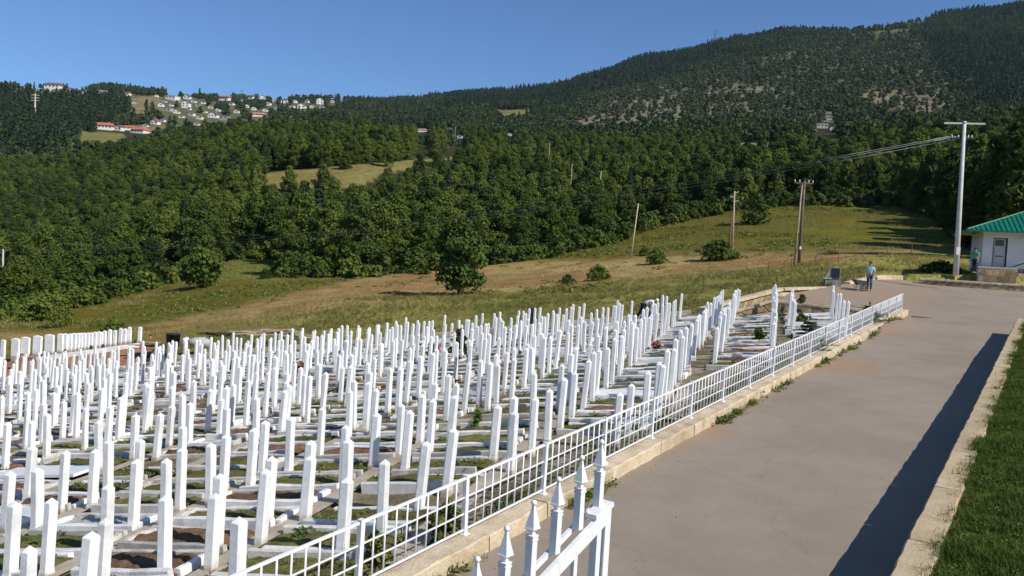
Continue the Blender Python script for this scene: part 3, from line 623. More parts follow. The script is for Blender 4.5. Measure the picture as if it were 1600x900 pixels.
def scatter(name, P, S, RZ, IDX, sources, label, cat, tilt=None):
    """one 'stuff' object: geometry-node instances of the source meshes on the given points"""
    me = bpy.data.meshes.new(name); P = np.asarray(P, np.float32); me.vertices.add(len(P)); me.vertices.foreach_set('co', P.ravel())
    for nm, typ, val in (('sc', 'FLOAT', S), ('rz', 'FLOAT', RZ), ('ix', 'INT', IDX)):
        a = me.attributes.new(nm, typ, 'POINT'); a.data.foreach_set('value', np.asarray(val, np.int32 if typ == 'INT' else np.float32))
    o = bpy.data.objects.new(name, me); COL.objects.link(o); tag(o, label, cat, kind='stuff')
    sc = bpy.data.collections.new(name+'_kinds')
    for k, s in enumerate(sources): sc.objects.link(bpy.data.objects.new(f'{name}_kind_{k:02d}', s))
    ng = bpy.data.node_groups.new(name, 'GeometryNodeTree'); ng.interface.new_socket('Geometry', in_out='INPUT', socket_type='NodeSocketGeometry'); ng.interface.new_socket('Geometry', in_out='OUTPUT', socket_type='NodeSocketGeometry')
    N = ng.nodes.new; Lk = ng.links.new; gi = N('NodeGroupInput'); go = N('NodeGroupOutput'); ci = N('GeometryNodeCollectionInfo'); ci.inputs['Collection'].default_value = sc
    ci.inputs['Separate Children'].default_value = True; ci.inputs['Reset Children'].default_value = True
    ip = N('GeometryNodeInstanceOnPoints'); ip.inputs['Pick Instance'].default_value = True
    def at(nm, ty):
        a = N('GeometryNodeInputNamedAttribute'); a.data_type = ty; a.inputs['Name'].default_value = nm; return a.outputs['Attribute']
    cx = N('ShaderNodeCombineXYZ'); Lk(at('rz', 'FLOAT'), cx.inputs['Z']); er = N('FunctionNodeEulerToRotation'); Lk(cx.outputs[0], er.inputs[0])
    Lk(gi.outputs[0], ip.inputs['Points']); Lk(ci.outputs[0], ip.inputs['Instance']); Lk(at('ix', 'INT'), ip.inputs['Instance Index']); Lk(er.outputs[0], ip.inputs['Rotation']); Lk(at('sc', 'FLOAT'), ip.inputs['Scale'])
    Lk(ip.outputs[0], go.inputs[0]); md = o.modifiers.new('scatter', 'NODES'); md.node_group = ng
    return o
rest = ~_sel
mA = rest & (layer == 0)
srcA = [k[1] for k in KINDS]
ixA = np.where(conif, 6, rng.choice(6, len(tx), p=[.25, .15, .19, .09, .16, .16]))
# patches of one kind, as woods grow
pk = fbm(tx/32, ty/32, 19); ixA = np.where((pk < .36) & ~conif, 2, ixA); ixA = np.where((pk > .60) & ~conif, 1, ixA)
scatter('forest', np.stack([tx, ty, tz-.2], -1)[mA], (rng.uniform(.62, .95, len(tx))*np.where(tpx > 1420, 1.3, 1))[mA], rng.uniform(0, 6.28, len(tx))[mA], ixA[mA], srcA, 'dense green broadleaf forest covering the slope behind the meadow', 'forest')
far_src = [broad_crown(300, 10.5, 8.6, 260, 1.0, M['leaf_far'], nlob=9), broad_crown(301, 9, 8.8, 240, 1.0, M['leaf_far'], nlob=8), broad_crown(302, 12, 8, 260, 1.0, M['leaf_far'], nlob=9, top=.85), conifer_crown(303, 14.5, 6.2, 200, .95, M['needle']), conifer_crown(304, 12.5, 5.6, 190, .9, M['needle']), broad_crown(305, 7, 7.5, 220, .85, M['leaf_pale'], nlob=7), broad_crown(306, 8, 8.4, 220, .9, M['leaf_pale'], nlob=8)]
conif = conif & ~(pale & (rng.uniform(0, 1, len(tx)) < .93))
ixB = np.where(conif, rng.integers(3, 5, len(tx)), np.where(pale & (rng.uniform(0, 1, len(tx)) < .75), rng.integers(5, 7, len(tx)), rng.integers(0, 3, len(tx))))
mB = rest & (layer > 0)
scB = rng.uniform(.75, 1.2, len(tx))*np.where(layer == 2, 1.18, 1.0)*np.where(conif & (layer == 2), 1.1, 1)
scatter('hill_forest', np.stack([tx, ty, tz-.3], -1)[mB], scB[mB], rng.uniform(0, 6.28, len(tx))[mB], ixB[mB], far_src, 'far dark forest of conifers and broadleaf trees covering the hills', 'forest')

def single_tree(name, label, cat, px, Z, hpx, wpx, kind, seed, nl=2600, trunk=True, size=None, py=None, group=None):
    p = at_col(px, Z); H = hpx*Z/F_PX; W = wpx*Z/F_PX
    t = thing(name, label, cat, p, rng.uniform(0, 6.28), group)
    if trunk: obj('trunk', trunk_mb(seed, H, W, max(.05, H*.022)), t)
    obj('crown', broad_crown(seed, H, W, nl, size or max(.09, W*.045), M[kind], z0=.03 if not trunk else .10, nlob=90, lr=.66, top=.72 if not trunk else 1.0), t)
    return t
single_tree('broadleaf_tree', 'lone dark green round tree standing alone in the meadow', 'tree', 717, 79, 122, 92, 'leaf_dark', 401, 6000, size=.19)
single_tree('broadleaf_tree', 'small dark bushy tree on the meadow at the tip of the forest', 'tree', 314, 113, 62, 66, 'leaf_mid', 402, 2400)
for lab, px, Z, h, w, kind in [('round green bush in the dry field right of the lone tree', 934, 84, 22, 40, 'leaf_mid'), ('low green bush just left of the round bush in the dry field', 886, 82, 16, 24, 'leaf_mid'),
    ('pale green bush in the meadow near the leaning thin pole', 1026, 101, 22, 36, 'leaf_light'), ('wide dark bush at the foot of the double wooden pole', 1122, 99, 26, 68, 'leaf_dark'),
    ('dark round bush at the forest foot left of the tall wooden pole', 1180, 150, 46, 50, 'leaf_dark'), ('tiny dark bush on the green slope below the forest', 414, 118, 16, 20, 'leaf_dark'),
    ('shaggy light bush below the forest at the left edge', 95, 80, 52, 40, 'leaf_light'), ('low green bush above the far row of stones', 178, 66, 26, 46, 'leaf_mid'), ('pale bush below the forest at far left', 55, 90, 36, 60, 'leaf_light'),
    ('small bush on the meadow beside the leaning thin pole', 1007, 112, 12, 22, 'leaf_mid'), ('low dark bush standing in for shaded grass by the guard house lamp pole', 1468, 62, 14, 60, 'leaf_dark')]:  # last bush is added: its dark leaves stand in for shaded grass
    single_tree('bush', lab, 'bush', px, Z, h, w, kind, 410+px % 97, 1100, trunk=False)

# ------------------------------------------------------------------ graves
def hit_cem(px, py, dz=0.):
    P = un(px, py, 1.); lo, hi = 3., 80.
    Z = np.linspace(3, 80, 4000); g_ = zcem(P[0]*Z, P[1]*Z)+dz-P[2]*Z; k = np.where((g_[1:] > 0) & (g_[:-1] <= 0))[0]
    z = Z[k[0]] if len(k) else 40.; return np.array([P[0]*z, P[1]*z])
def stone_mesh(seed, H=1.1, w=.066, ch=.021, flare=True, depth=None):
    r = random.Random(seed); d = depth or w
    def ring(a, b, c, z): return [(a-c, -b, z), (a, -b+c, z), (a, b-c, z), (a-c, b, z), (-a+c, b, z), (-a, b-c, z), (-a, -b+c, z), (-a+c, -b, z)]
    rows = [(1.16, 1.16, -.25), (1.16, 1.16, .03), (1.13, 1.13, .085), (1.0, 1.0, .13), (.985, .985, H-.085), (.99, .99, H-.07), (.93, .93, H-.06)]
    if not flare: rows = [(1, 1, -.25), (1, 1, .1), (.99, .99, H-.07), (.93, .93, H-.055)]
    V = []
    for a, b, z in rows: V += ring(w*a, d*b, ch, z)
    n = len(rows); m = MB(); Fq = [(i*8+k, i*8+(k+1) % 8, (i+1)*8+(k+1) % 8, (i+1)*8+k) for i in range(n-1) for k in range(8)]
    ap = len(V); V.append((r.uniform(-.006, .006), r.uniform(-.006, .006), H)); Fq += [((n-1)*8+k, (n-1)*8+(k+1) % 8, ap) for k in range(8)]
    m.add(V, Fq); return m.mesh('headstone', M['stone_white'])
STONES = [stone_mesh(1), stone_mesh(2, 1.13, .062), stone_mesh(3, 1.08, .068), stone_mesh(4, 1.12, .064, flare=False), stone_mesh(5, 1.16, .066, .020), stone_mesh(6, 1.05, .062, .012, False)]
def slab_mesh(seed, L, w, h, mt, rough=.017):
    r = random.Random(seed); m = MB(); n = 5; V = []
    for i in range(n+1):
        x = -L/2+L*i/n; dy = r.uniform(-rough, rough); dz = r.uniform(-rough, rough); c = .014
        V += [(x, -w/2+dy, -.25), (x, -w/2+dy, h-c+dz), (x, -w/2+c+dy, h+dz), (x, w/2-c+dy, h+dz+r.uniform(-.006, .006)), (x, w/2+dy, h-c+dz), (x, w/2+dy, -.25)]
    Fq = [(i*6+k, (i+1)*6+k, (i+1)*6+k+1, i*6+k+1) for i in range(n) for k in range(5)]+[tuple(range(6)), tuple(n*6+k for k in reversed(range(6)))]
    m.add(V, [tuple(reversed(f)) for f in Fq]); return m.mesh('border_slab', M[mt])
GL = 1.56
SLABS = [slab_mesh(10+i, GL*random.Random(i).uniform(.86, 1.0), .085+.015*(i % 3), .115+.03*(i % 2), 'kerb_white' if i % 3 else 'kerb_grey') for i in range(8)]
ENDS = [slab_mesh(30+i, .60, .09, .14, 'kerb_white' if i % 2 else 'kerb_grey') for i in range(4)]
def bed_mesh(seed, mt, hump):
    r = np.random.default_rng(seed); nx, ny = 14, 7; x, y = np.meshgrid(np.linspace(-.74, .74, nx), np.linspace(-.34, .34, ny), indexing='ij')
    z = .055+hump*(1-(x/.8)**2)*(1-(y/.4)**2)+r.normal(size=x.shape)*.02
    ii = np.arange(nx*ny).reshape(nx, ny); return npmesh('soil_bed', np.stack([x, y, z], -1).reshape(-1, 3), np.stack([ii[:-1, :-1], ii[1:, :-1], ii[1:, 1:], ii[:-1, 1:]], -1).reshape(-1, 4), M[mt], True)
BEDS = [('mossy soil', bed_mesh(1, 'moss', .05)), ('mossy soil', bed_mesh(2, 'moss', .02)), ('mossy soil', bed_mesh(6, 'moss', .08)), ('bare brown soil', bed_mesh(3, 'soil', .09)), ('bare brown soil', bed_mesh(4, 'soil', .03)), ('pale gravel', bed_mesh(5, 'gravel', .01)), ('a flat white cover slab', None)]
_cov = MB(); _cov.box((0, 0, .14), (1.5, .70, .06)); COVER = _cov.mesh('cover_slab', M['marble'])
def frame_at(s, t, zf=zcem):
    X, Y = xy(s, t); e = .4; z0 = float(zf(X, Y)); dx = (float(zf(X+CC[0]*e, Y+CC[1]*e))-float(zf(X-CC[0]*e, Y-CC[1]*e)))/(2*e); dy = (float(zf(X+RR[0]*e, Y+RR[1]*e))-float(zf(X-RR[0]*e, Y-RR[1]*e)))/(2*e)
    ex = Vector((CC[0], CC[1], dx)).normalized(); ey = Vector((RR[0], RR[1], dy)); ez = ex.cross(ey).normalized(); ey = ez.cross(ex)
    return Matrix(((ex.x, ey.x, ez.x, X), (ex.y, ey.y, ez.y, Y), (ex.z, ey.z, ez.z, z0), (0, 0, 0, 1)))
TL = [2.62, .20, -2.2, -4.65, -7.02, -9.3, -11.62, -13.55, -16.05, -18.25]; TRr = [3.3, .88, -1.45, -3.98, -6.4, -8.75, -11.05, -12.88, -15.55, -17.6]
while len(TL) < 20: TL.append(TL[-1]-2.33); TRr.append(TRr[-1]-2.33)
OBS = [(10,663),(12,730),(20,783),(45,851),(77,778),(135,837),(62,727),(47,695),(50,658),(42,638),(75,649),(100,705),(170,752),(162,810),(147,702),(135,637),(100,625),(157,658),(172,687),(170,632),(187,623),(212,723),(218,683),(212,645),(247,643),(267,629),(235,612),(287,663),(285,700),(298,628),(263,720),(262,772),(335,765),(333,693),(343,742),(352,680),(355,636),(345,618),(375,803),(395,673),(413,656),(422,712),(412,735),(442,610),(403,620),(455,653),(483,685),(482,706),(503,637),(540,665),(545,685),(540,743),(548,613),(602,720),(587,643),(585,610),(627,629),(637,645),(660,690),(660,615),(675,627),(703,668),(707,613),(775,630),(803,643),(803,617),(835,622),(860,607),(967,612),(985,600)]
stones = []     # (X, Y, height factor, column, side, s)
for px, py in OBS:
    X, Y = hit_cem(px, py, 1.1); s, t = st(X, Y)
    stones.append((X, Y, 1., t, s))
plots = []      # (s, t centre, length factor, column index)
SROW = {}
for k in range(1, len(TL)):
    tl, tr = TRr[k], TL[k-1]; tc = (tl+tr)/2
    s_end = float(s_far(tc))-3.2-(0 if k > 2 else 4.5)
    if k == 1: s_end = 38.6
    if k == 2: s_end = 40.5
    s = 3.0+rng.uniform(0, .5)
    while s < s_end:
        sp = rng.uniform(.90, 1.08)*(1.0 if k > 3 else .95); s += sp
        if tr+.25 > float(t_rail(s))-(.35 if k > 1 else .1): continue
        if k > 1 and rng.uniform() < .03: continue
        X, Y = xy(s, tc); 
        if not (-90 < proj(X, Y, float(zcem(X, Y)))[0] < 1500): continue
        plots.append((s, tc+rng.uniform(-.05, .05), (tr-tl)/1.7*rng.uniform(1.12, 1.34), k))
        for side, t in ((0, tl), (1, tr)):
            t2 = t+rng.uniform(-.07, .07); s2 = s+rng.uniform(-.1, .1); X, Y = xy(s2, t2); zz = float(zcem(X, Y))
            px, py, d = proj(X, Y, zz+1.1)
            if py > 634-.036*px and px < 1000: continue       # near ones are placed from the survey above
            if rng.uniform() < (.10 if k > 2 else .03): continue
            if k == 1 and side == 0 and s2 < 31: continue
            hf = rng.uniform(.93, 1.09)*(1.10+(.10 if t > -5 else .02)*float(sstep(15, 26, s2)))
            stones.append((X, Y, hf, t2, s2))
# column / order names for the stones
def col_of(t):
    best = min(((abs(t-v), k, sd) for k in range(len(TL)) for v, sd in ((TL[k], 0), (TRr[k], 1))), key=lambda q: q[0]); return best[1], best[2]
byc = {}
for i, S in enumerate(stones): byc.setdefault(col_of(S[3]), []).append(i)
slabel = {}
ckeys = sorted(byc, key=lambda q: (q[0], -q[1]))
for ci, ck in enumerate(ckeys):
    I = sorted(byc[ck], key=lambda i: stones[i][4])
    for n_, i in enumerate(I): slabel[i] = (n_+1, ci+1, len(I))
dist = np.array([math.hypot(S[0], S[1]) for S in stones]); vis = np.array([-25 < proj(S[0], S[1], float(zcem(S[0], S[1]))+1)[0] < 1625 and proj(S[0], S[1], float(zcem(S[0], S[1]))+1.1)[1] < 905 for S in stones])
so = [i for i in np.argsort(dist) if vis[i]]
rstones = []
def stone_matrix(i):
    X, Y, hf, t, s = stones[i]; q = np.random.default_rng(7000+i)
    a = math.atan2(CC[1], CC[0])+q.normal()*.05; Mx = Matrix.Translation((X, Y, float(zcem(X, Y))))@Matrix.Rotation(q.normal()*.022, 4, 'X')@Matrix.Rotation(q.normal()*.022+.012, 4, 'Y')@Matrix.Rotation(a, 4, 'Z')
    w = q.uniform(.92, 1.08)*(1.14-.24*float(sstep(9, 28, s))); return Mx@Matrix.Diagonal((w, w, hf, 1)), int(q.integers(0, 6))
for n_, i in enumerate(so[:300]):
    mw, k = stone_matrix(i); o = obj('headstone', STONES[k]); o.matrix_world = mw
    a, c, tot = slabel[i]
    tag(o, f"white pillar headstone, {ordn(a)} from the near end in the {ordn(c)} line left of the railing", 'headstone', 'white pillar headstones in rows')
m_v, m_f, off = [], [], 0
mbr = MB()
for i in so[300:]:
    mw, k = stone_matrix(i); me = STONES[k]; o = len(mbr.v)
    mbr.v += [tuple(mw@v.co) for v in me.vertices]; mbr.f += [tuple(o+q for q in p.vertices) for p in me.polygons]; mbr.sm += [False]*len(me.polygons)
M['stone_far'] = mat('white_painted_stone_plain', (.76, .76, .75), (.85, .85, .84), scale=1.5, rough=.55, sub=(10, .05))
tag(obj('headstones', mbr, mat=M['stone_far']), 'crowded white pillar headstones at the far side of the cemetery', 'headstones', kind='stuff')

# kerbed plots
pd = sorted([p for p in plots if proj(*xy(p[0], p[1]), float(zcem(*xy(p[0], p[1]))))[1] < 1010], key=lambda p: math.hypot(*xy(p[0], p[1])))
cnt = {}
for p in sorted(pd, key=lambda p: p[0]): cnt[p[3]] = cnt.get(p[3], 0)+1; SROW[(p[0], p[3])] = cnt[p[3]]
restb = {}
tuft_pts = []
def addto(name, me, mw):
    b = restb.setdefault((name, me.materials[0].name), MB()); o = len(b.v); b.v += [tuple(mw@v.co) for v in me.vertices]; b.f += [tuple(o+q for q in f.vertices) for f in me.polygons]; b.sm += [name == 'soil_bed']*len(me.polygons)
for n_, (s, t, lf, k) in enumerate(pd):
    q = np.random.default_rng(9000+n_); fr = frame_at(s, t)@Matrix.Rotation(q.normal()*.02, 4, 'Z')@Matrix.Diagonal((lf, 1, 1, 1))
    bi = int(q.choice(7, p=[.25, .22, .12, .14, .10, .12, .05])); bw = BEDS[bi][0]
    pieces = [('border_slab', SLABS[int(q.integers(0, 8))], Matrix.Translation((q.uniform(-.06, .06), -.375, q.uniform(-.04, .03)))@Matrix.Rotation(q.normal()*.025, 4, 'Z')@Matrix.Rotation(q.normal()*.015, 4, 'Y')), ('border_slab', SLABS[int(q.integers(0, 8))], Matrix.Translation((q.uniform(-.06, .06), .375, q.uniform(-.04, .03)))@Matrix.Rotation(q.normal()*.025, 4, 'Z')@Matrix.Rotation(q.normal()*.015, 4, 'Y'))]
    for sx in (-1, 1):
        if q.uniform() < .42: pieces.append(('border_slab', ENDS[int(q.integers(0, 4))], Matrix.Translation((sx*.72, 0, -.02))@Matrix.Rotation(math.pi/2, 4, 'Z')))
    if bi == 6: pieces.append(('cover_slab', COVER, Matrix()))
    else: pieces.append(('soil_bed', BEDS[bi][1], Matrix()))
    if n_ < 300:
        r_ = thing('grave_border', f"kerbed plot with {bw}, {ordn(SROW[(s, k)])} from near end, {ordn(k)} row from railing", 'grave border', group='kerbed grave plots between the headstones'); r_.matrix_world = fr
        for nm, me, ml in pieces:
            o = obj(nm, me, r_); o.matrix_local = ml
    else:
        for nm, me, ml in pieces: addto(nm, me, fr@ml)
    if bi in (0, 1, 2, 3):
        for _ in range(int(q.integers(6, 26) if bi < 3 else q.integers(0, 8))):
            tuft_pts.append(tuple(fr@Vector((q.uniform(-.7, .7), q.uniform(-.3, .3), .04))))
kb = MB()
_n = 0
for (nm, mn), b in restb.items():
    tag(obj({'border_slab': 'grave_borders', 'soil_bed': 'grave_soil', 'cover_slab': 'grave_covers'}[nm], b, mat=bpy.data.materials[mn]), {'border_slab': 'rows of low kerbs around the farthest grave plots', 'soil_bed': 'soil of the farthest grave plots', 'cover_slab': 'white slabs over some of the farthest graves'}[nm], {'border_slab': 'grave borders', 'soil_bed': 'soil', 'cover_slab': 'grave covers'}[nm], kind='stuff')
# concrete strips along the aisles
pm = MB()
for k in range(2, len(TL)):
    tc = (TL[k]+TRr[k])/2; w = .19; s0 = 3.; pts = np.arange(3, float(s_far(tc))-2.5, .5)
    pts = [s for s in pts if tc+.4 < float(t_rail(s))-.3 and (s < 19 if k > 2 else s < 22)]
    V = []
    for s in pts:
        for q in (-w, w):
            X, Y = xy(s, tc+q+.03*math.sin(s*1.3+k)); V.append((X, Y, float(zcem(X, Y))+.055))
    if len(pts) > 2: pm.add(V, [(2*i, 2*i+1, 2*i+3, 2*i+2) for i in range(len(pts)-1)])
tag(obj('path', pm, mat=M['path']), kind='structure')

# ------------------------------------------------------------------ kerb and railing beside the road
A0, A1 = -8., 35.7
def zk(a): 
    return float(zplane(*rxy(a, .1)))
def slab_rand(seed, L, w, h, j=.012, c=.02):
    """one rough stone slab: long axis x, slightly uneven edges, bevelled"""
    r = random.Random(seed); m = MB(); n = max(3, int(L/.22)); V = []
    for i in range(n+1):
        x = L*i/n; e = [r.uniform(-j, j) for _ in range(4)]
        V += [(x, -w/2+e[0]*.7, 0), (x, -w/2+e[0], h-c), (x, -w/2+c+e[0], h+e[1]*.4), (x, w/2-c*1.2+e[2], h+e[3]*.4), (x, w/2+e[2], h-c*1.3), (x, w/2+e[2]*.7, 0)]
    Fq = [(i*6+k, i*6+k+1, (i+1)*6+k+1, (i+1)*6+k) for i in range(n) for k in range(5)]+[tuple(reversed(range(6))), tuple(n*6+k for k in range(6))]
    m.add(V, Fq); return m
def place_slab(parent, name, seed, P, Q, w, h, m_, gap=.012, j=.012, label=None):
    P = Vector(P); Q = Vector(Q); L = (Q-P).length-gap; mb = slab_rand(seed, L, w, h, j)
    ex = (Q-P).normalized(); ey = Vector((0, 0, 1)).cross(ex).normalized(); ez = ex.cross(ey)
    o = obj(name, mb, parent, M[m_] if isinstance(m_, str) else m_, label=label)
    o.matrix_local = Matrix(((ex.x, ey.x, ez.x, P.x), (ex.y, ey.y, ez.y, P.y), (ex.z, ey.z, ez.z, P.z), (0, 0, 0, 1))); return o
kw = thing('kerb_wall', 'long low tan stone kerb carrying the white railing along the road', 'kerb')
a = A0; n_ = 0
while a < A1-.2:
    L = min(random.uniform(1.5, 2.3), A1-a); b = -.22+random.uniform(-.008, .008); x0, y0 = rxy(a, b); x1, y1 = rxy(a+L, b)
    place_slab(kw, 'coping_slab', n_, (x0, y0, zk(a)-.15+random.uniform(-.006, .006)), (x1, y1, zk(a+L)-.15+random.uniform(-.006, .006)), .40, .37, 'tan_stone', j=.018); a += L; n_ += 1
rl = thing('railing', 'long white painted steel railing between cemetery and road', 'railing')
PB = -.30; posts = [-5.95+1.985*i for i in range(21)]+[35.45]
pmesh = MB(); pmesh.box((0, 0, .39), (.062, .062, .80)); pmesh.box((0, 0, .795), (.07, .07, .012)); pmesh.box((0, 0, .012), (.12, .12, .02)); pme = pmesh.mesh('post', M['rail'])
rz = math.atan2(RD[1], RD[0])
for p in posts:
    x, y = rxy(p, PB); obj('post', pme, rl, loc=(x, y, zk(p)+.215), rot=(random.uniform(-.012, .012), random.uniform(-.012, .012), rz))
bar_me = MB(); bar_me.tube([(0, 0, 0), (0, 0, .69)], .0118, 6); bar_me = bar_me.mesh('bar', M['rail'])
for i in range(len(posts)-1):
    p, q = posts[i]+.03, posts[i+1]-.03; x0, y0 = rxy(p, PB); x1, y1 = rxy(q, PB); z0, z1 = zk(p)+.215, zk(q)+.215
    for h, wd in ((.075, .022), (.29, .016), (.51, .016), (.765, .030)):
        m = MB(); m.bar((x0, y0, z0+h), (x1, y1, z1+h), wd, wd); obj('rail', m, rl, M['rail'])
    nb = 10
    for k in range(1, nb):
        f = k/nb; x, y = rxy(p+(q-p)*f, PB); obj('bar', bar_me, rl, loc=(x, y, z0+(z1-z0)*f+.075))

# ------------------------------------------------------------------ right-hand retaining wall with lawn behind
rw = thing('retaining_wall', 'low tan retaining wall with flat coping slabs beside the lawn', 'wall')
m = MB(); n = 40
V = []
for i in range(n+1):
    a = -14+(WALL_END+14)*i/n
    for b, dz in ((RB+.02, -1.3), (RB+.02, -.10), (RB+WALL_W-.03, -.10), (RB+WALL_W-.03, -1.3)):
        x, y = rxy(a, b); V.append((x, y, zwall(a)+dz))
m.add(V, [(i*4+k, i*4+k+1, (i+1)*4+k+1, (i+1)*4+k) for i in range(n) for k in range(3)]+[(3, 2, 1, 0), (n*4, n*4+1, n*4+2, n*4+3)])
obj('wall_body', m, rw, M['tan_stone'])
a = -14; n_ = 50
while a < WALL_END-.2:
    L = min(random.uniform(1.9, 2.9), WALL_END-a); b = RB+WALL_W/2+random.uniform(-.008, .008); x0, y0 = rxy(a, b); x1, y1 = rxy(a+L, b)
    place_slab(rw, 'coping_slab', n_, (x0, y0, zwall(a)-.105+random.uniform(-.006, .006)), (x1, y1, zwall(a+L)-.105+random.uniform(-.006, .006)), WALL_W, .105, 'wall_tan', j=.012, gap=.008); a += L; n_ += 1

# ------------------------------------------------------------------ stone-faced walls, steps and kerbs of the upper court
def rubble_wall(name, label, P, Q, zt, zb, depth, cell=.46, seed=1, cop_h=.11, cop_w=.42, stones_=True):
    """P->Q plan ends; zt, zb = (left, right) top and foot; stones on the face to the right of P->Q"""
    t = thing(name, label, 'wall'); P = np.array(P[:2], float); Q = np.array(Q[:2], float); L = np.linalg.norm(Q-P); e = (Q-P)/L; nn = np.array([e[1], -e[0]])
    def W3(u, z, off): p = P+e*u*L+nn*off; return (p[0], p[1], z)
    top = lambda u: zt[0]+(zt[1]-zt[0])*u; bot = lambda u: zb[0]+(zb[1]-zb[0])*u
    m = MB(); m.add([W3(0, bot(0)-.4, 0), W3(1, bot(1)-.4, 0), W3(1, top(1)-cop_h+.01, 0), W3(0, top(0)-cop_h+.01, 0), W3(0, bot(0)-.4, -depth), W3(1, bot(1)-.4, -depth), W3(1, top(1)-cop_h+.01, -depth), W3(0, top(0)-cop_h+.01, -depth)],
        [(0, 1, 2, 3), (5, 4, 7, 6), (1, 5, 6, 2), (4, 0, 3, 7), (3, 2, 6, 7)]); obj('wall_body', m, t, M['mortar'])
    if stones_:
        r = np.random.default_rng(seed); nx = max(2, int(L/cell)); nz = max(1, int(round(((zt[0]-zb[0]+zt[1]-zb[1])/2-cop_h)/(cell*.8))))
        gx = (np.arange(nx+1)[:, None]+np.where(np.arange(nz+1)[None] % 2, .5, 0)*1.)/nx+r.uniform(-.30, .30, (nx+1, nz+1))/nx; gz = np.arange(nz+1)[None]/nz+r.uniform(-.28, .28, (nx+1, nz+1))/nz*np.where((np.arange(nz+1) == 0)|(np.arange(nz+1) == nz), .1, 1)[None]
        gx[0] = np.clip(gx[0], 0, 1); gx = np.clip(gx, 0, 1)
        for i in range(nx):
            for k in range(nz):
                q = np.array([(gx[i, k], gz[i, k]), (gx[i+1, k], gz[i+1, k]), (gx[i+1, k+1], gz[i+1, k+1]), (gx[i, k+1], gz[i, k+1])])
                # corners cut to an irregular polygon
                pts = []
                for c in range(4):
                    a_, b_ = q[c], q[(c+1) % 4]; pts += [a_+(b_-a_)*r.uniform(.10, .24), a_+(b_-a_)*r.uniform(.76, .90)]
                pts = np.array(pts); cen = pts.mean(0); pts = cen+(pts-cen)*.86
                if (pts[:, 0].max()-pts[:, 0].min())*L < .12: continue
                pr = r.uniform(.02, .05); m = MB(); n = len(pts); H_ = lambda u, v: bot(u)+(top(u)-cop_h-bot(u))*v
                ins = cen+(pts-cen)*.86
                m.add([W3(u, H_(u, v), -.03) for u, v in pts]+[W3(u, H_(u, v), pr*.6) for u, v in pts]+[W3(u, H_(u, v), pr) for u, v in ins], [(a_, (a_+1) % n, n+(a_+1) % n, n+a_) for a_ in range(n)]+[(n+a_, n+(a_+1) % n, 2*n+(a_+1) % n, 2*n+a_) for a_ in range(n)]+[tuple(range(2*n, 3*n))])
                obj('rubble_stone', m, t, M['rock_tan'])
    nc = max(1, int(L/1.3))
    for i in range(nc):
        u0, u1 = i/nc, (i+1)/nc; off = -depth/2+.03
        place_slab(t, 'coping_slab', seed*100+i, W3(u0, top(u0)-cop_h, off), W3(u1, top(u1)-cop_h, off), cop_w, cop_h, 'tan_stone')
    return t
def zc(p): return float(zcem(p[0], p[1]))
pA, pB = un(1389, 488, 37.0), un(1213, 469, 38.7); pB2 = un(1208, 468, 38.8); pC = un(1140, 488, 38.9); pD = un(1099, 481, 41.6); pE = un(1222, 450, 45.5); pG = un(1292, 448, 50.2)
rubble_wall('stone_wall', 'low rubble stone wall holding the paved court above the graves', pB, pA, (pB[2], pA[2]+.02), (pB[2]-1.0, pA[2]-.75), .35, seed=3)
rubble_wall('stone_wall', 'sloping rubble stone wall beside the steps facing the graves', pC, pB2, (pC[2], pB2[2]), (pC[2]-.55, pB2[2]-1.0), .3, seed=4)
rubble_wall('parapet_wall', 'tan parapet wall rising along the meadow side of the steps', pD, pE, (pD[2], pE[2]), (pD[2]-.55, pE[2]-.5), .3, seed=5, cop_h=.14, cop_w=.5, cell=.6)
rubble_wall('parapet_wall', 'level tan parapet wall from the steps to the memorial block', pE+np.array([.02, .02, 0]), pG, (pE[2]+.01, pG[2]), (pE[2]-.5, pG[2]-.4), .3, seed=6, cop_h=.14, cop_w=.55, cell=.6, stones_=False)
stp = thing('steps', 'tan stone steps climbing from the graves to the paved court', 'steps')
qa, qb = pC+np.array([0, 0, -.55]), pD+np.array([.3, 0, -.5]); qc, qd = pB2+np.array([0, 0, -.10]), pE+np.array([-.1, -.2, -.45]); zt0 = min(qa[2], qb[2])-.1; zt1 = pB2[2]-.12
for i in range(9):
    f0, f1 = i/9, (i+1)/9; m = MB(); a_, b_, c_, d_ = qa+(qc-qa)*f0, qb+(qd-qb)*f0, qb+(qd-qb)*(f1+.02), qa+(qc-qa)*(f1+.02); z = zt0+(zt1-zt0)*f1
    m.prism([a_[:2], d_[:2], c_[:2], b_[:2]][::-1], z-.5, z); obj('step', m, stp, M['path'])
# kerbs round the court
kb = thing('kerb', 'curved pale stone kerb round the left side of the paved court', 'kerb')
E_ = [un(1322, 442, 52.4), un(1345, 435.5, 55.5), un(1372, 431.5, 58), un(1407, 431.5, 59.2)]
for i in range(3):
    for k in range(2):
        a_ = E_[i]+(E_[i+1]-E_[i])*k/2; b_ = E_[i]+(E_[i+1]-E_[i])*(k+1)/2; place_slab(kb, 'kerb_stone', 700+i*2+k, a_-np.array([0, 0, .45]), b_-np.array([0, 0, .45]), .5, .5, 'tan_stone', j=.02)
rubble_wall('stone_wall', 'low rubble kerb wall in front of the green roofed guard house', un(1437, 434, 57.2), un(1640, 447, 54.5), (un(1437, 434, 57.2)[2], un(1640, 447, 54.5)[2]), (un(1437, 434, 57.2)[2]-.42, un(1640, 447, 54.5)[2]-.55), .35, seed=8, cop_h=.13, cop_w=.5, cell=.5)
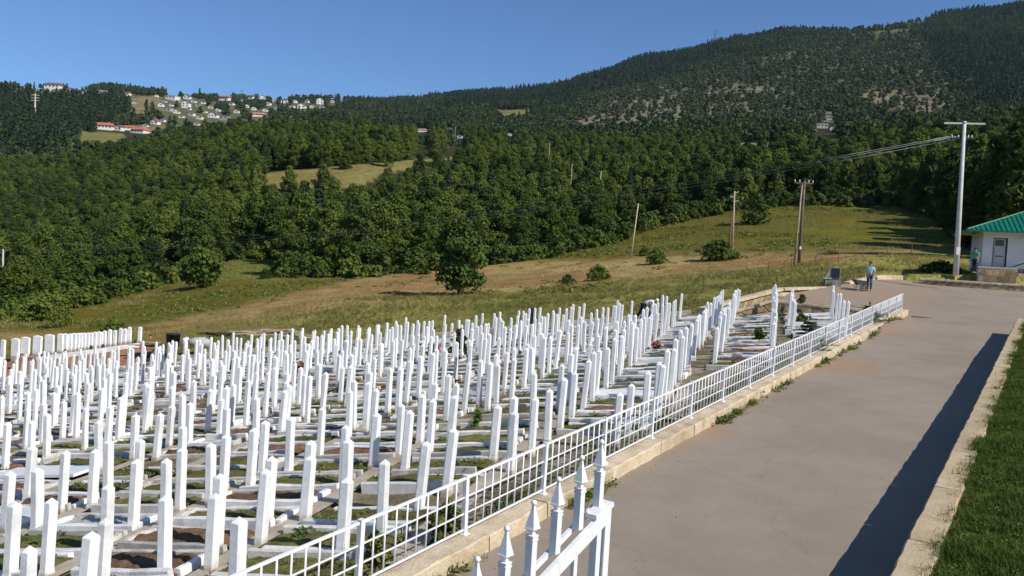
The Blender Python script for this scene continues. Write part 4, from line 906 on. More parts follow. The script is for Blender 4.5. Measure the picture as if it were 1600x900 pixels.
# edging along the far side of the cemetery
ek = thing('cemetery_edging', 'long low concrete edging between the graves and the meadow', 'edging')
ts = np.arange(-47, -3.6, 2.4)
for i in range(len(ts)-1):
    P = []
    for t in (ts[i], ts[i+1]):
        X, Y = xy(float(s_far(t)), t); P.append((X, Y, float(zcem(X, Y))-.2))
    place_slab(ek, 'edging_stone', 800+i, P[0], P[1], .42, .40, 'path', j=.02)
X, Y = xy(float(s_far(-3.6)), -3.6)
# memorial block with a black plaque
mb0 = un(1300, 450, 51.2); ms = thing('memorial_block', 'small grey stone memorial block holding a black plaque', 'memorial', mb0, R(-14))
m = MB(); m.box((0, 0, .12), (.95, .7, .75), top=(.96, .94)); obj('base', m, ms, M['grey_stone'])
m = MB(); m.prism([(-.55, .1), (.42, .1), (.42, -.12), (-.42, -.12)], .5, .58); m.add([(-.50, -.15, .58), (.42, -.15, .58), (.42, .2, .58), (-.50, .2, .58), (-.18, -.08, 1.28), (.42, -.08, 1.28), (.42, .15, 1.28), (-.18, .15, 1.28)], [(3, 2, 1, 0), (4, 5, 6, 7), (0, 1, 5, 4), (1, 2, 6, 5), (2, 3, 7, 6), (3, 0, 4, 7)]); obj('upright', m, ms, M['grey_stone'])
m = MB(); m.box((.14, -.145, .93), (.46, .03, .60), Matrix.Rotation(R(-6), 3, 'X')); obj('plaque', m, ms, M['plaque'])
m = MB(); m.box((-.32, -.28, .56), (.5, .16, .06), Matrix.Rotation(R(25), 3, 'X')); obj('ledge', m, ms, M['grey_stone'])

# ------------------------------------------------------------------ gate leaf in the foreground
g2, g5 = un(909.6, 712, 6.0), un(792, 828, 5.35); ge = (g5-g2)[:2]; gl = np.linalg.norm(ge); ge /= gl; gap = gl/3
gt = thing('gate', 'white metal gate leaf with spear topped pickets standing open', 'gate'); gn = np.array([-ge[1], ge[0]]); gn = gn if gn[1] < 0 else -gn
gz = math.atan2(ge[1], ge[0]); slope = (g5[2]-g2[2])/gl
def gp(u, z, off=0): p = g2[:2]+ge*u+gn*off; return (p[0], p[1], z)
def tipz(u): return g2[2]+slope*u*(1 if u < .9 else 1)+.03*math.sin(u*1.2) if u < 1.0 else g2[2]+slope*1.0+slope*.75*(u-1.0)
ground_z = float(zpave(*gp(.4, 0)[:2]))
pk = MB(); pk.box((0, 0, -.40), (.056, .056, .27)); 
for z in (-.262, -.238): pk.box((0, 0, z), (.066, .066, .012))
pk.box((0, 0, -.25), (.058, .058, .03)); pk_me = pk.mesh('picket', M['gate'])
sp = MB(); sp.lathe([(.012, -.235), (.022, -.225), (.020, -.212), (.057, -.187), (.050, -.175), (.016, -.062), (.011, -.03), (0, -.028)], 4, square=True, smooth=False); sp_me = sp.mesh('spear', M['gate'])
bl = MB(); bl.ell((0, 0, -.016), (.021, .021, .021), 10, 7); bl_me = bl.mesh('ball', M['gate'])
for i in range(-1, 9):
    u = gap*i*(.92 if i < 0 else 1); zt = tipz(u) if i >= 0 else tipz(u)-.02
    p = obj('picket', pk_me, gt, loc=gp(u, zt), rot=(0, 0, gz)); s_ = obj('spear', sp_me, p); obj('ball', bl_me, s_)
u0, u1 = -gap*1.02, gap*8.3
def railbar(name, off, dz, w, h):
    m = MB(); us = np.linspace(u0, u1, 14)
    for a_, b_ in zip(us[:-1], us[1:]): m.bar(gp(a_, tipz(a_)+dz, off), gp(b_+.004, tipz(b_)+dz, off), w, h)
    obj(name, m, gt, M['gate'])
railbar('rail', .055, -.60, .035, .105); railbar('rail', -.045, -.545, .03, .035)
for off, uu, w, d_ in ((.02, -.31, .075, .10), (.02, -.225, .06, .06)):
    m = MB(); zz = tipz(uu)-.50; p = gp(uu, (zz+ground_z)/2, off); m.box(p, (w, d_, zz-ground_z-.08), Matrix.Rotation(gz, 3, 'Z')); obj('stile', m, gt, M['gate'])
for i in range(0, 9):
    uu = gap*i+.02; zz = tipz(uu)-.63; m = MB(); m.box(gp(uu, (zz+ground_z+.1)/2, .0), (.045, .03, zz-ground_z-.1), Matrix.Rotation(gz, 3, 'Z')); obj('bar', m, gt, M['gate'])
m = MB(); m.bar(gp(u0, ground_z+.14, .0), gp(u1, ground_z+.14, .0), .04, .07); obj('rail', m, gt, M['gate'])
m = MB(); m.bar(gp(-.36, tipz(-.2)-.485, .03), gp(-.12, tipz(-.1)-.50, .03), .10, .035); m.ell(gp(-.12, tipz(-.1)-.475, .0), (.02, .02, .02), 8, 5); obj('latch_plate', m, gt, M['gate'])
for i in range(0, 8):
    m = MB(); m.ell(gp(gap*i-.05, tipz(gap*i)-.515, -.03), (.017, .017, .02), 8, 5); obj('bolt_cap', m, gt, M['gate'])

# ------------------------------------------------------------------ guard house
hp = un(1533, 417, 58); ha = R(112); hf = np.array([math.sin(ha), math.cos(ha)]); hd = np.array([-hf[1], hf[0]]); hd = hd if hd[1] > 0 else -hd
HZ = hp[2]; gh = thing('guard_house', 'small white guard house with green ribbed metal hip roof', 'house', (hp[0], hp[1], HZ), math.atan2(hf[1], hf[0]))
HW, HD, HH = 8.0, 6.0, 2.62
m = MB()
def wallseg(u0, u1, z0, z1, v0=0, th=.22): m.box(((u0+u1)/2, v0+th/2, (z0+z1)/2), (u1-u0, th, z1-z0))
for u0_, u1_, z0_, z1_ in ((0, .62, 0, HH), (.62, 1.5, 2.06, HH), (1.5, 2.62, 0, HH), (2.62, 4.6, 0, .92), (2.62, 4.6, 1.72, HH), (4.6, HW, 0, HH)): wallseg(u0_, u1_, z0_, z1_)
m.box((.11, HD/2+.11, HH/2), (.22, HD-.22, HH)); m.box((HW-.11, HD/2+.11, HH/2), (.22, HD-.22, HH)); m.box((HW/2, HD-.11, HH/2), (HW-.44, .22, HH)); m.box((HW/2, HD/2, -.02), (HW-.46, HD-.46, .04))
obj('wall', m, gh, M['house_white'])
m = MB(); m.box((HW/2, HD/2, -.75), (HW-.04, HD-.04, 1.46)); obj('plinth', m, gh, M['grey_stone'])
ov = 1.15; pitch = math.tan(R(22)); er = HD/2+ov; rise = er*pitch; ez = HH-.12
e0, e1, e2, e3 = (-ov, -ov, ez), (HW+ov, -ov, ez), (HW+ov, HD+ov, ez), (-ov, HD+ov, ez); r0, r1 = (-ov+er, HD/2, ez+rise), (HW+ov-er, HD/2, ez+rise)
m = MB(); m.add([e0, e1, e2, e3, r0, r1], [(0, 1, 5, 4), (2, 3, 4, 5), (3, 0, 4), (1, 2, 5), (3, 2, 1, 0)])
nr_ = 34
for i in range(1, nr_):
    u = -ov+(HW+2*ov)*i/nr_; run = min(er, u+ov, HW+ov-u)
    for sd in (0, 1):
        v0_, v1_ = (-ov, -ov+run) if sd == 0 else (HD+ov, HD+ov-run)
        m.bar((u, v0_, ez+.03), (u, v1_, ez+.03+run*pitch), .075, .05)
for i in range(1, 20):
    v = -ov+(HD+2*ov)*i/20; run = min(er, v+ov, HD+ov-v)
    for u_, sg in ((-ov, 1), (HW+ov, -1)): m.bar((u_, v, ez+.03), (u_+sg*run, v, ez+.03+run*pitch), .075, .05)
rf = obj('roof', m, gh, M['roof_green'])
m = MB()
for a_, b_ in ((e0, r0), (e1, r1), (e2, r1), (e3, r0), (r0, r1)): m.bar((a_[0], a_[1], a_[2]+.06), (b_[0], b_[1], b_[2]+.06), .16, .05)
M['roof_trim'] = mat('pale_green_roof_trim', (.10, .30, .20), (.16, .36, .26), rough=.5); obj('ridge_cap', m, rf, M['roof_trim'])
m = MB(); m.bar((-ov, -ov-.01, ez-.05), (HW+ov, -ov-.01, ez-.05), .03, .11); m.bar((-ov-.01, -ov, ez-.05), (-ov-.01, HD+ov, ez-.05), .03, .11); obj('fascia', m, rf, M['roof_green'])
M['door'] = mat('grey_white_door', (.50, .50, .53), (.56, .56, .58), rough=.5)
m = MB(); m.box((1.02, .13, 1.0), (.78, .05, 2.0))
for z in (.55, 1.05): m.box((1.02, .10, z), (.5, .02, .36))
dr = obj('door', m, gh, M['door']); m = MB(); m.box((1.02, .10, 1.72), (.52, .02, .42)); obj('pane', m, dr, M['glass']); m = MB(); m.box((1.02, .095, .80), (.5, .015, .05)); obj('letter_slot', m, dr, M['dark'])
m = MB(); m.ell((.72, .08, 1.0), (.03, .04, .03), 8, 5); obj('handle', m, dr, M['dark'])
m = MB(); m.box((1.455, .10, 1.03), (.07, .18, 2.06)); m.box((.645, .10, 1.03), (.05, .14, 2.06)); obj('door_frame', m, gh, M['dark'])
w_ = MB(); w_.box((3.61, .14, 1.32), (1.90, .04, .72)); wd = obj('window', w_, gh, M['glass'])
m = MB()
for u in (2.68, 3.3, 3.92, 4.54): m.box((u, .09, 1.32), (.05, .05, .8))
for z in (.95, 1.69): m.box((3.61, .088, z), (1.92, .045, .05))
obj('frame', m, wd, M['dark']); m = MB(); m.box((3.61, -.02, .89), (2.1, .14, .05)); obj('sill', m, wd, M['house_white'])
m = MB(); m.lathe([(0, .1), (.05, .09), (.07, 0), (.03, -.06), (0, -.07)], 8, (2.35, -.12, 2.1)); m.bar((2.35, 0, 2.22), (2.35, -.14, 2.2), .03, .03); obj('wall_lamp', m, gh, M['ceramic'])
# step in front of the door, with handrail
stx = thing('door_step', 'tan rubble stone step block before the guard house door', 'steps', (hp[0], hp[1], HZ), gh.rotation_euler.z)
m = MB(); m.box((.85, -.62, -.55), (2.3, 1.2, 1.0)); obj('block', m, stx, M['mortar'])
k_ = 0
for i in range(6):
    for j in range(2):
        m = MB(); w = .33+.05*((i*7+j*3) % 3); m.box((-.12+i*.38+(.12 if j else 0), -1.225, -.80+j*.40), (w, .07, .34), Matrix.Rotation(R((i*31+j*17) % 7-3), 3, 'Y'), top=(.8, .9)); obj('rubble_stone', m, stx, M['rock_tan'])
m = MB(); m.box((.85, -.62, -.02), (2.4, 1.3, .09)); obj('slab', m, stx, M['tan_stone'])
m = MB(); m.box((2.6, -.5, -.62), (1.15, .9, .6)); obj('low_step', m, stx, M['tan_stone'])
hr = thing('handrail', 'dark sloping handrail in front of the guard house wall', 'handrail', (hp[0], hp[1], HZ), gh.rotation_euler.z)
m = MB(); m.tube([(1.75, -1.1, .12), (3.6, -1.1, .86), (6.5, -1.1, .9)], .035, 6); obj('top_bar', m, hr, M['dark'])
for u, z in ((3.6, .86), (5.2, .88)): m = MB(); m.tube([(u, -1.1, -1.3), (u, -1.1, z)], .025, 6); obj('post', m, hr, M['dark'])

# ------------------------------------------------------------------ poles and wires
def pole_base(px, Z): p = at_col(px, Z); return p
lb = un(1494, 421, 54); lp = thing('lamp_pole', 'tall pale concrete pole with long cross arm beside the guard house', 'pole', (lb[0], lb[1], lb[2]-.4))
lt = un(1507, 193, 54); d_ = np.array(lt)-np.array(lb)+np.array([0, 0, .4])
m = MB(); m.tube([(0, 0, 0), tuple(d_*.5), tuple(d_)], [.175, .14, .105], 12); obj('shaft', m, lp, M['concrete'])
ad = np.array([.98, -.2, 0]); m = MB(); m.bar(tuple(d_-ad*1.22+[0, 0, .0]), tuple(d_+ad*1.22), .12, .11); m.ell(tuple(d_+[0, 0, .06]), (.15, .15, .1), 8, 5); obj('cross_arm', m, lp, M['concrete'])
db = d_-np.array([0, 0, .95]); m = MB(); m.bar(tuple(db-ad*.75), tuple(db+ad*.55), .09, .07); br = obj('bracket', m, lp, M['dark'])
for q in (-.7, -.3, .3, .5):
    m = MB(); m.lathe([(.02, 0), (.05, .03), (.035, .08), (.05, .12), (.02, .18), (0, .18)], 8, tuple(db+ad*q+[0, 0, .03])); obj('insulator', m, br, M['ceramic'])
m = MB(); m.box((-.12, -.22, 1.6), (.25, .2, .5)); obj('meter_box', m, lp, M['concrete'])
wb = pole_base(4, 113); wt = un(5, 389, 113)
fp = thing('utility_pole', 'thin pale pole in the woods at the far left end of the wires', 'pole', wb); fd = np.array(wt)-np.array(wb)
m = MB(); m.tube([(0, 0, -.5), tuple(fd)], [.15, .1], 8); obj('shaft', m, fp, M['concrete']); m = MB(); m.bar(tuple(fd+[-.6, 0, -.15]), tuple(fd+[.6, 0, -.15]), .1, .1); obj('cross_arm', m, fp, M['wood'])
WA = np.array([lb[0], lb[1], lb[2]-.4])+db; WBp = np.array(wt)
for n_, (q, dz) in enumerate(((-.7, .12), (-.3, .12), (.3, .10))):
    A_ = WA+ad*q+np.array([0, 0, dz]); B_ = WBp+np.array([q*.8, 0, -.1+.05*n_]); pts = []
    for i in range(49):
        t = i/48; P = A_+(B_-A_)*t; sag = 2.1+.22*n_; P[2] -= sag*4*t*(1-t); pts.append(tuple(P))
    w = thing('overhead_wire', ['upper overhead wire from the concrete pole across the meadow to the woods', 'middle overhead wire from the concrete pole across the meadow to the woods', 'lower overhead wire from the concrete pole across the meadow to the woods'][n_], 'wire', group='overhead wires')
    m = MB(); m.tube(pts, .0115, 5); obj('cable', m, w, M['wire'])
    m = MB(); m.tube([tuple(A_+(B_-A_)*t+np.array([0, 0, -(2.1+.22*n_)*4*t*(1-t)])) for t in (.0, .025, .05, .07)], .016, 6); obj('sleeve', m, w, M['concrete'])
# double wooden pole
b_ = pole_base(1246, 79); H_ = 131*79/F_PX; up = thing('utility_pole', 'tall double wooden pole with white insulators in the meadow', 'pole', b_)
m = MB(); m.tube([(.12, 0, -.5), (.12, 0, H_)], [.15, .11], 9); obj('shaft', m, up, M['wood']); m = MB(); m.tube([(-.30, .1, -.5), (-.06, .05, H_-.3)], [.10, .08], 8); obj('brace', m, up, M['timber'])
m = MB(); m.bar((-.85, 0, H_-.25), (.95, 0, H_-.25), .1, .12); m.bar((-.5, .0, H_-.75), (.5, 0, H_-.05), .06, .06); ca = obj('cross_arm', m, up, M['wood'])
for q in (-.8, -.35, .5, .9): m = MB(); m.lathe([(.02, 0), (.07, .03), (.05, .1), (.07, .16), (.02, .24), (0, .24)], 8, (q, 0, H_-.18)); obj('insulator', m, ca, M['ceramic'])
m = MB(); m.box((.12, -.15, 1.6), (.16, .05, .3)); obj('number_plate', m, up, M['ceramic'])
b_ = pole_base(1141, 104); H_ = 99*104/F_PX; up = thing('utility_pole', 'wooden pole pair with short side arms above the wide bush', 'pole', b_)
m = MB(); m.tube([(.25, 0, -.5), (.0, 0, H_)], [.13, .09], 8); obj('shaft', m, up, M['timber']); m = MB(); m.tube([(-.28, .1, -.5), (-.06, .05, H_*.63)], [.14, .10], 8); obj('brace', m, up, M['wood'])
for z, s_ in ((H_-.15, 1), (H_-.75, -1), (H_-1.25, 1)): m = MB(); m.bar((0, 0, z), (.45*s_, 0, z), .06, .06); m.lathe([(.02, 0), (.07, .02), (.05, .1), (0, .14)], 8, (.45*s_, 0, z)); obj('side_arm', m, up, M['ceramic'])
for px, px2, Z, hp_, lab in ((985, 992, 110, 86, 'thin leaning pale pole standing in the meadow before the woods'), (931, 933, 165, 62, 'thin wooden pole rising from the forest right of centre'), (889, 890, 250, 44, 'thin wooden pole among treetops above the forest pole'), (856, 856, 330, 34, 'smallest thin pole high among the treetops'), (710, 710, 600, 20, 'faint pole on the distant wooded slope at centre')):
    b_ = pole_base(px, Z); H_ = hp_*Z/F_PX
    if Z > 150: b_[2] += 5
    up = thing('utility_pole', lab, 'pole', b_); dx = (px2-px)*Z/F_PX
    m = MB(); m.tube([(0, 0, -6 if Z > 150 else -.4), (dx, 0, H_)], [.12, .08], 7); obj('shaft', m, up, M['timber']); m = MB(); m.bar((dx-.4, 0, H_-.15), (dx+.4, 0, H_-.15), .07, .07); obj('cross_arm', m, up, M['wood'])
# lattice masts far off
def mast(px, py, h, lab, arms, mt='concrete', w=.0):
    P, Z = at_pixel(px, py, 450); H = h*Z/F_PX; t = thing('pylon', lab, 'pylon', P); k = H*.025
    m = MB()
    for sx, sy in ((-1, -1), (1, -1), (1, 1), (-1, 1)): m.bar((sx*k, sy*k, -4), (sx*k*.25, sy*k*.25, H), H*.012+w, H*.012+w)
    for i in range(7):
        z0, z1 = H*i/7, H*(i+1)/7; f0, f1 = 1-.75*i/7, 1-.75*(i+1)/7; m.bar((-k*f0, -k*f0, z0), (k*f1, -k*f1, z1), H*.008+w, H*.008+w); m.bar((k*f0, -k*f0, z0), (-k*f1, -k*f1, z1), H*.008+w, H*.008+w)
    obj('tower', m, t, M[mt])
    for f in arms: m = MB(); m.bar((-H*.16, 0, H*f), (H*.16, 0, H*f), H*.014+w, H*.014+w); obj('cross_arm', m, t, M[mt])
mast(54, 186, 40, 'tall pale pylon standing on the dark wooded hill at far left', (.72, .82, .93), w=.12); mast(1117, 62, 22, 'faint lattice mast on the mountain crest right of centre', (.7, .85, .97), 'wood')
mast(377, 160, 20, 'thin mast on the village ridge', (.9,), 'wood')

# ------------------------------------------------------------------ far village
HL = {'red': 'long white house with a bright red tiled roof', 'white': 'tiny white house', 'redwhite': 'white gabled house with a red roof', 'villa': 'large white villa with brown roof on the hilltop', 'greyflat': 'grey flat roofed building', 'darkroof': 'white house with a dark roof', 'whiteflat': 'long white low building', 'brown': 'pale house with a brown roof', 'whitetall': 'tall white house', 'villared': 'wide white villa with a red roof on the ridge', 'orange': 'low building with a long orange roof'}
HR = {'red': 'roof_red', 'white': 'roof_brown', 'redwhite': 'roof_red', 'villa': 'roof_brown', 'greyflat': 'far_grey', 'darkroof': 'roof_brown', 'whiteflat': 'far_grey', 'brown': 'roof_brown', 'whitetall': 'roof_brown', 'villared': 'roof_red', 'orange': 'roof_orange'}
hk = sorted(range(len(HOUSES)), key=lambda i: HOUSES[i][0]); seen = {}
for i in hk:
    hx, hy, hw, kd = HOUSES[i]; z_min = 330 if hx > 1200 or hx > 650 else 620; P, Z = at_pixel(hx, hy, z_min); W = hw*Z/F_PX; r_ = random.Random(i)
    seen[kd] = seen.get(kd, 0)+1; where = 'on the left hillside' if hx < 560 else ('on the distant slope' if hx < 1000 else 'on the right slope')
    tot = sum(1 for h in HOUSES if h[3] == kd); lab = f"{HL[kd]} {where}"+(f", {ordn(seen[kd])} from left" if tot > 1 else '')
    t = thing('house', lab, 'house', P, math.atan2(CC[1], CC[0])*0+R(r_.uniform(-22, 12)), 'far houses on the hills')
    D = W*r_.uniform(.6, .75); Hh = W*{'red': .20, 'whitetall': .62, 'white': .45, 'whiteflat': .22, 'greyflat': .34, 'orange': .12, 'villa': .26, 'villared': .2}.get(kd, .34)
    m = MB(); m.box((0, 0, Hh/2-W*.1), (W, D, Hh+W*.2))
    rh = W*{'red': .20, 'orange': .16, 'villared': .15, 'villa': .18, 'whitetall': .26}.get(kd, .24); gab = kd in ('redwhite', 'whitetall', 'white', 'brown')
    flat = kd in ('greyflat', 'whiteflat'); o_ = W*.06
    if gab and not flat: m.add([(-W/2, -D/2, Hh), (W/2, -D/2, Hh), (0, -D/2, Hh+rh), (-W/2, D/2, Hh), (W/2, D/2, Hh), (0, D/2, Hh+rh)], [(0, 1, 2), (4, 3, 5)])
    wl = obj('wall', m, t, M['far_grey' if kd == 'greyflat' else 'far_white'])
    m = MB()
    if flat: m.box((0, 0, Hh+W*.02), (W*1.06, D*1.06, W*.04))
    elif gab:
        for sx in (-1, 1): m.add([(sx*(W/2+o_), -D/2-o_, Hh-o_*.9), (0, -D/2-o_, Hh+rh), (0, D/2+o_, Hh+rh), (sx*(W/2+o_), D/2+o_, Hh-o_*.9), (sx*(W/2+o_), -D/2-o_, Hh-o_*.9+W*.025), (0, -D/2-o_, Hh+rh+W*.03), (0, D/2+o_, Hh+rh+W*.03), (sx*(W/2+o_), D/2+o_, Hh-o_*.9+W*.025)], [(0, 1, 2, 3), (4, 7, 6, 5), (0, 4, 5, 1), (2, 6, 7, 3), (0, 3, 7, 4)])
    else: m.add([(-W/2-o_, -D/2-o_, Hh), (W/2+o_, -D/2-o_, Hh), (W/2+o_, D/2+o_, Hh), (-W/2-o_, D/2+o_, Hh), (-W*.42, 0, Hh+rh), (W*.42, 0, Hh+rh)], [(0, 1, 5, 4), (2, 3, 4, 5), (3, 0, 4), (1, 2, 5), (3, 2, 1, 0)])
    rf = obj('roof', m, t, M[HR[kd]])
    if not flat and hw > 8: m = MB(); m.box((W*.2, D*.1, Hh+rh*.95), (W*.05, W*.05, W*.14)); obj('chimney', m, rf, M['far_grey'])
    nw = max(1, int(hw/5))
    for k in range(nw):
        for fl in range(2 if kd == 'whitetall' else 1):
            m = MB(); x = -W/2+W*(k+.5)/nw; m.box((x, -D/2-.02, Hh*(.55 if kd != 'whitetall' else .28+.45*fl)), (W*.42/nw, .12, Hh*(.4 if kd != 'whitetall' else .2))); obj('window', m, t, M['glass'])

# ------------------------------------------------------------------ people
def skin_part(name, pts, edges, mt, parent, sub=2):
    me = bpy.data.meshes.new(name); me.from_pydata([p[:3] for p in pts], edges, []); me.materials.append(M[mt]); o = bpy.data.objects.new(name, me); COL.objects.link(o); o.parent = parent
    md = o.modifiers.new('skin', 'SKIN'); md.use_smooth_shade = True; sd = o.modifiers.new('smooth', 'SUBSURF'); sd.levels = sub; sd.render_levels = sub
    sv = me.skin_vertices[0].data
    for i, p in enumerate(pts): sv[i].radius = (p[3], p[3] if len(p) < 5 else p[4])
    sv[0].use_root = True; return o
def person(label, loc, rz, J, shirt, trousers, hair='hair', cap=False, sleeves=True, bend=0):
    """J: joint name -> position"""
    t = thing('person', label, 'person', loc, rz); V = {k: np.array(v, float) for k, v in J.items()}
    P = []; E_ = []; ix = {}
    def add(k, pos, r, par=None, r2=None):
        ix[k] = len(P); P.append((*pos, r) if r2 is None else (*pos, r, r2))
        if par is not None: E_.append((ix[par], ix[k]))
    add('pel', V['pel'], .105); add('spine', (V['pel']+V['chest'])/2, .10, 'pel'); add('chest', V['chest'], .125, 'spine'); add('neck', V['neck'], .05, 'chest')
    hdv = V['head']-V['neck']; add('jaw', V['neck']+hdv*.45, .062, 'neck'); add('head', V['head'], .083, 'jaw'); add('crown', V['head']+hdv*.42, .06, 'head')
    fw = np.array(J.get('face', (0, -1, 0)), float); add('nose', V['head']-hdv*.12+fw*.098, .012, 'head')
    sdv = np.cross(fw, hdv); sdv /= np.linalg.norm(sdv)
    for k, s_ in (('earl', 1), ('earr', -1)): add(k, V['head']+sdv*s_*.085-hdv*.1, .016, 'head')
    for s_ in 'lr':
        add('sh'+s_, V['sh'+s_], .06, 'chest'); add('el'+s_, V['el'+s_], .042, 'sh'+s_); add('wr'+s_, V['wr'+s_], .029, 'el'+s_)
        hv = V['wr'+s_]-V['el'+s_]; hv /= np.linalg.norm(hv); add('palm'+s_, V['wr'+s_]+hv*.07, .034, 'wr'+s_, .018); sd2 = np.cross(hv, (0, 0, 1)); sd2 = sd2/np.linalg.norm(sd2) if np.linalg.norm(sd2) > .1 else np.array([0, 1., 0])
        for f in range(4):
            o_ = (f-1.5)*.019; b = V['wr'+s_]+hv*(.10+(.01 if f in (1, 2) else 0))+sd2*o_; add(f'f{f}a'+s_, b, .0095, 'palm'+s_); add(f'f{f}b'+s_, b+hv*(.032+.008*(f in (1, 2)))+fw*.018, .0085, f'f{f}a'+s_)
        add('tha'+s_, V['wr'+s_]+hv*.045+sd2*.035+fw*.015, .011, 'palm'+s_); add('thb'+s_, V['wr'+s_]+hv*.085+sd2*.045+fw*.03, .009, 'tha'+s_)
        add('hip'+s_, V['hip'+s_], .09, 'pel'); add('kn'+s_, V['kn'+s_], .06, 'hip'+s_); add('an'+s_, V['an'+s_], .04, 'kn'+s_); add('toe'+s_, V['toe'+s_], .035, 'an'+s_)
    skin_part('body', P, E_, 'skin', t)
    # shirt
    P, E_, ix = [], [], {}
    add('pel', V['pel']+(V['chest']-V['pel'])*.12, .135); add('sp', (V['pel']+V['chest'])/2, .13, 'pel'); add('chest', V['chest'], .155, 'sp'); add('col', V['chest']+(V['neck']-V['chest'])*.6, .085, 'chest')
    for s_ in 'lr':
        add('sh'+s_, V['sh'+s_], .078, 'chest'); add('up'+s_, V['sh'+s_]+(V['el'+s_]-V['sh'+s_])*.75, .066, 'sh'+s_)
    skin_part('shirt', P, E_, shirt, t)
    P, E_, ix = [], [], {}
    add('pel', V['pel'], .128)
    for s_ in 'lr':
        add('hip'+s_, V['hip'+s_], .105, 'pel'); add('kn'+s_, V['kn'+s_], .076, 'hip'+s_); add('an'+s_, V['an'+s_], .062, 'kn'+s_)
    skin_part('trousers', P, E_, trousers, t)
    for s_ in 'lr':
        P, E_, ix = [], [], {}; add('h', V['an'+s_]-np.array([0, 0, .04]), .048); add('t', V['toe'+s_], .042, 'h'); skin_part('shoe', P, E_, 'black', t, 1)
    up = hdv/np.linalg.norm(hdv); m = MB(); m.ell((0, 0, 0), (.098, .105, .088), 12, 8); rot = Vector((0, 0, 1)).rotation_difference(Vector(up)).to_matrix(); m.v = [tuple(rot@Vector(p)+Vector(V['head']+up*.055-fw*.018)) for p in m.v]
    if cap:
        c = V['head']+up*.02+fw*.12; m.add([tuple(c+sdv*a_*.085+fw*b_+up*.01*(1 if b_ < .02 else -.6)) for a_, b_ in ((-1, -.06), (-.8, .05), (0, .08), (.8, .05), (1, -.06))]+[tuple(c+sdv*a_*.085+fw*b_+up*(.024 if b_ < .02 else .006)) for a_, b_ in ((-1, -.06), (-.8, .05), (0, .08), (.8, .05), (1, -.06))], [(0, 1, 2, 3, 4), (9, 8, 7, 6, 5), (0, 5, 6, 1), (1, 6, 7, 2), (2, 7, 8, 3), (3, 8, 9, 4), (4, 9, 5, 0)])
    obj('cap' if cap else 'hair', m, t, M['hat' if cap else hair]); return t
STAND = dict(pel=(0, 0, .95), chest=(0, -.01, 1.32), neck=(0, -.02, 1.48), head=(0, -.04, 1.63), shl=(.19, 0, 1.40), shr=(-.19, 0, 1.40), ell=(.25, -.03, 1.12), elr=(-.25, -.05, 1.12), wrl=(.27, -.14, .88), wrr=(-.26, -.17, .88),
             hipl=(.09, 0, .90), hipr=(-.09, 0, .90), knl=(.10, -.06, .50), knr=(-.10, .02, .48), anl=(.10, .02, .08), anr=(-.10, .14, .09), toel=(.11, -.15, .04), toer=(-.11, -.03, .04), face=(0, -1, 0))
mp = un(1357.5, 455, 49.5); mz = float(zpave(mp[0], mp[1]))
person('man in a light blue shirt and dark trousers standing behind a wheelbarrow', (mp[0], mp[1], mz), R(-32), STAND, 'shirt_blue', 'jeans_grey')
BEND = dict(pel=(0, -.12, .90), chest=(0, .22, 1.08), neck=(0, .36, 1.10), head=(0, .50, 1.12), shl=(.19, .28, 1.06), shr=(-.19, .28, 1.06), ell=(.22, .36, .78), elr=(-.22, .34, .78), wrl=(.20, .45, .53), wrr=(-.2, .43, .53),
            hipl=(.09, -.14, .86), hipr=(-.09, -.14, .86), knl=(.10, -.16, .45), knr=(-.10, -.28, .47), anl=(.10, -.28, .07), anr=(-.1, -.50, .08), toel=(.11, -.12, .03), toer=(-.11, -.34, .03), face=(0, .75, -.65))
bp_ = un(1008, 505, 42.5); bz = float(tland(bp_[0], bp_[1])); bz = un(1008, 503, 42.5)[2]
person('man in a white shirt and white cap bending forward at the cemetery edge', (bp_[0], bp_[1], bz), R(-90), BEND, 'shirt_white', 'jeans', cap=True)
SIT = dict(STAND); sp_ = un(1522, 427, 57.0)
person('person in a green shirt and dark trousers standing left of the guard house', (sp_[0], sp_[1], sp_[2]), R(-60), SIT, 'shirt_green', 'jeans')
# wheelbarrow
wbp = un(1349, 457, 49.3); wbt = thing('wheelbarrow', 'small dark metal wheelbarrow in front of the man in blue', 'wheelbarrow', (wbp[0]-.05, wbp[1], float(zpave(wbp[0], wbp[1]))), R(8))
m = MB(); V = [(-.62, -.26, .66), (.12, -.26, .60), (.12, .26, .60), (-.62, .26, .66), (-.36, -.17, .36), (.06, -.17, .36), (.06, .17, .36), (-.36, .17, .36)]; Vi = [(x*.95-.012, y*.93, z+.015) for x, y, z in V]
m.add(V+Vi, [(4, 7, 6, 5), (0, 1, 9, 8), (1, 2, 10, 9), (2, 3, 11, 10), (3, 0, 8, 11), (0, 4, 5, 1), (1, 5, 6, 2), (2, 6, 7, 3), (3, 7, 4, 0), (12, 13, 14, 15), (8, 9, 13, 12), (9, 10, 14, 13), (10, 11, 15, 14), (11, 8, 12, 15)]); obj('tray', m, wbt, M['barrow'])
def wheel(t, c, r_, name='wheel'):
    m = MB(); prof = []
    for i in range(17):
        a = 2*math.pi*i/16; prof.append((c[0]+r_*math.cos(a), c[1], c[2]+r_*math.sin(a)))
    m.tube(prof, .035, 6, caps=False); w = obj(name, m, t, M['black']); m = MB(); m.tube([(c[0], c[1]-.04, c[2]), (c[0], c[1]+.04, c[2])], .05, 8)
    for i in range(5): a = 2*math.pi*i/5; m.bar((c[0], c[1], c[2]), (c[0]+r_*.95*math.cos(a), c[1], c[2]+r_*.95*math.sin(a)), .02, .02)
    obj('hub', m, w, M['barrow'])
wheel(wbt, (.02, 0, .17), .165)
m = MB()
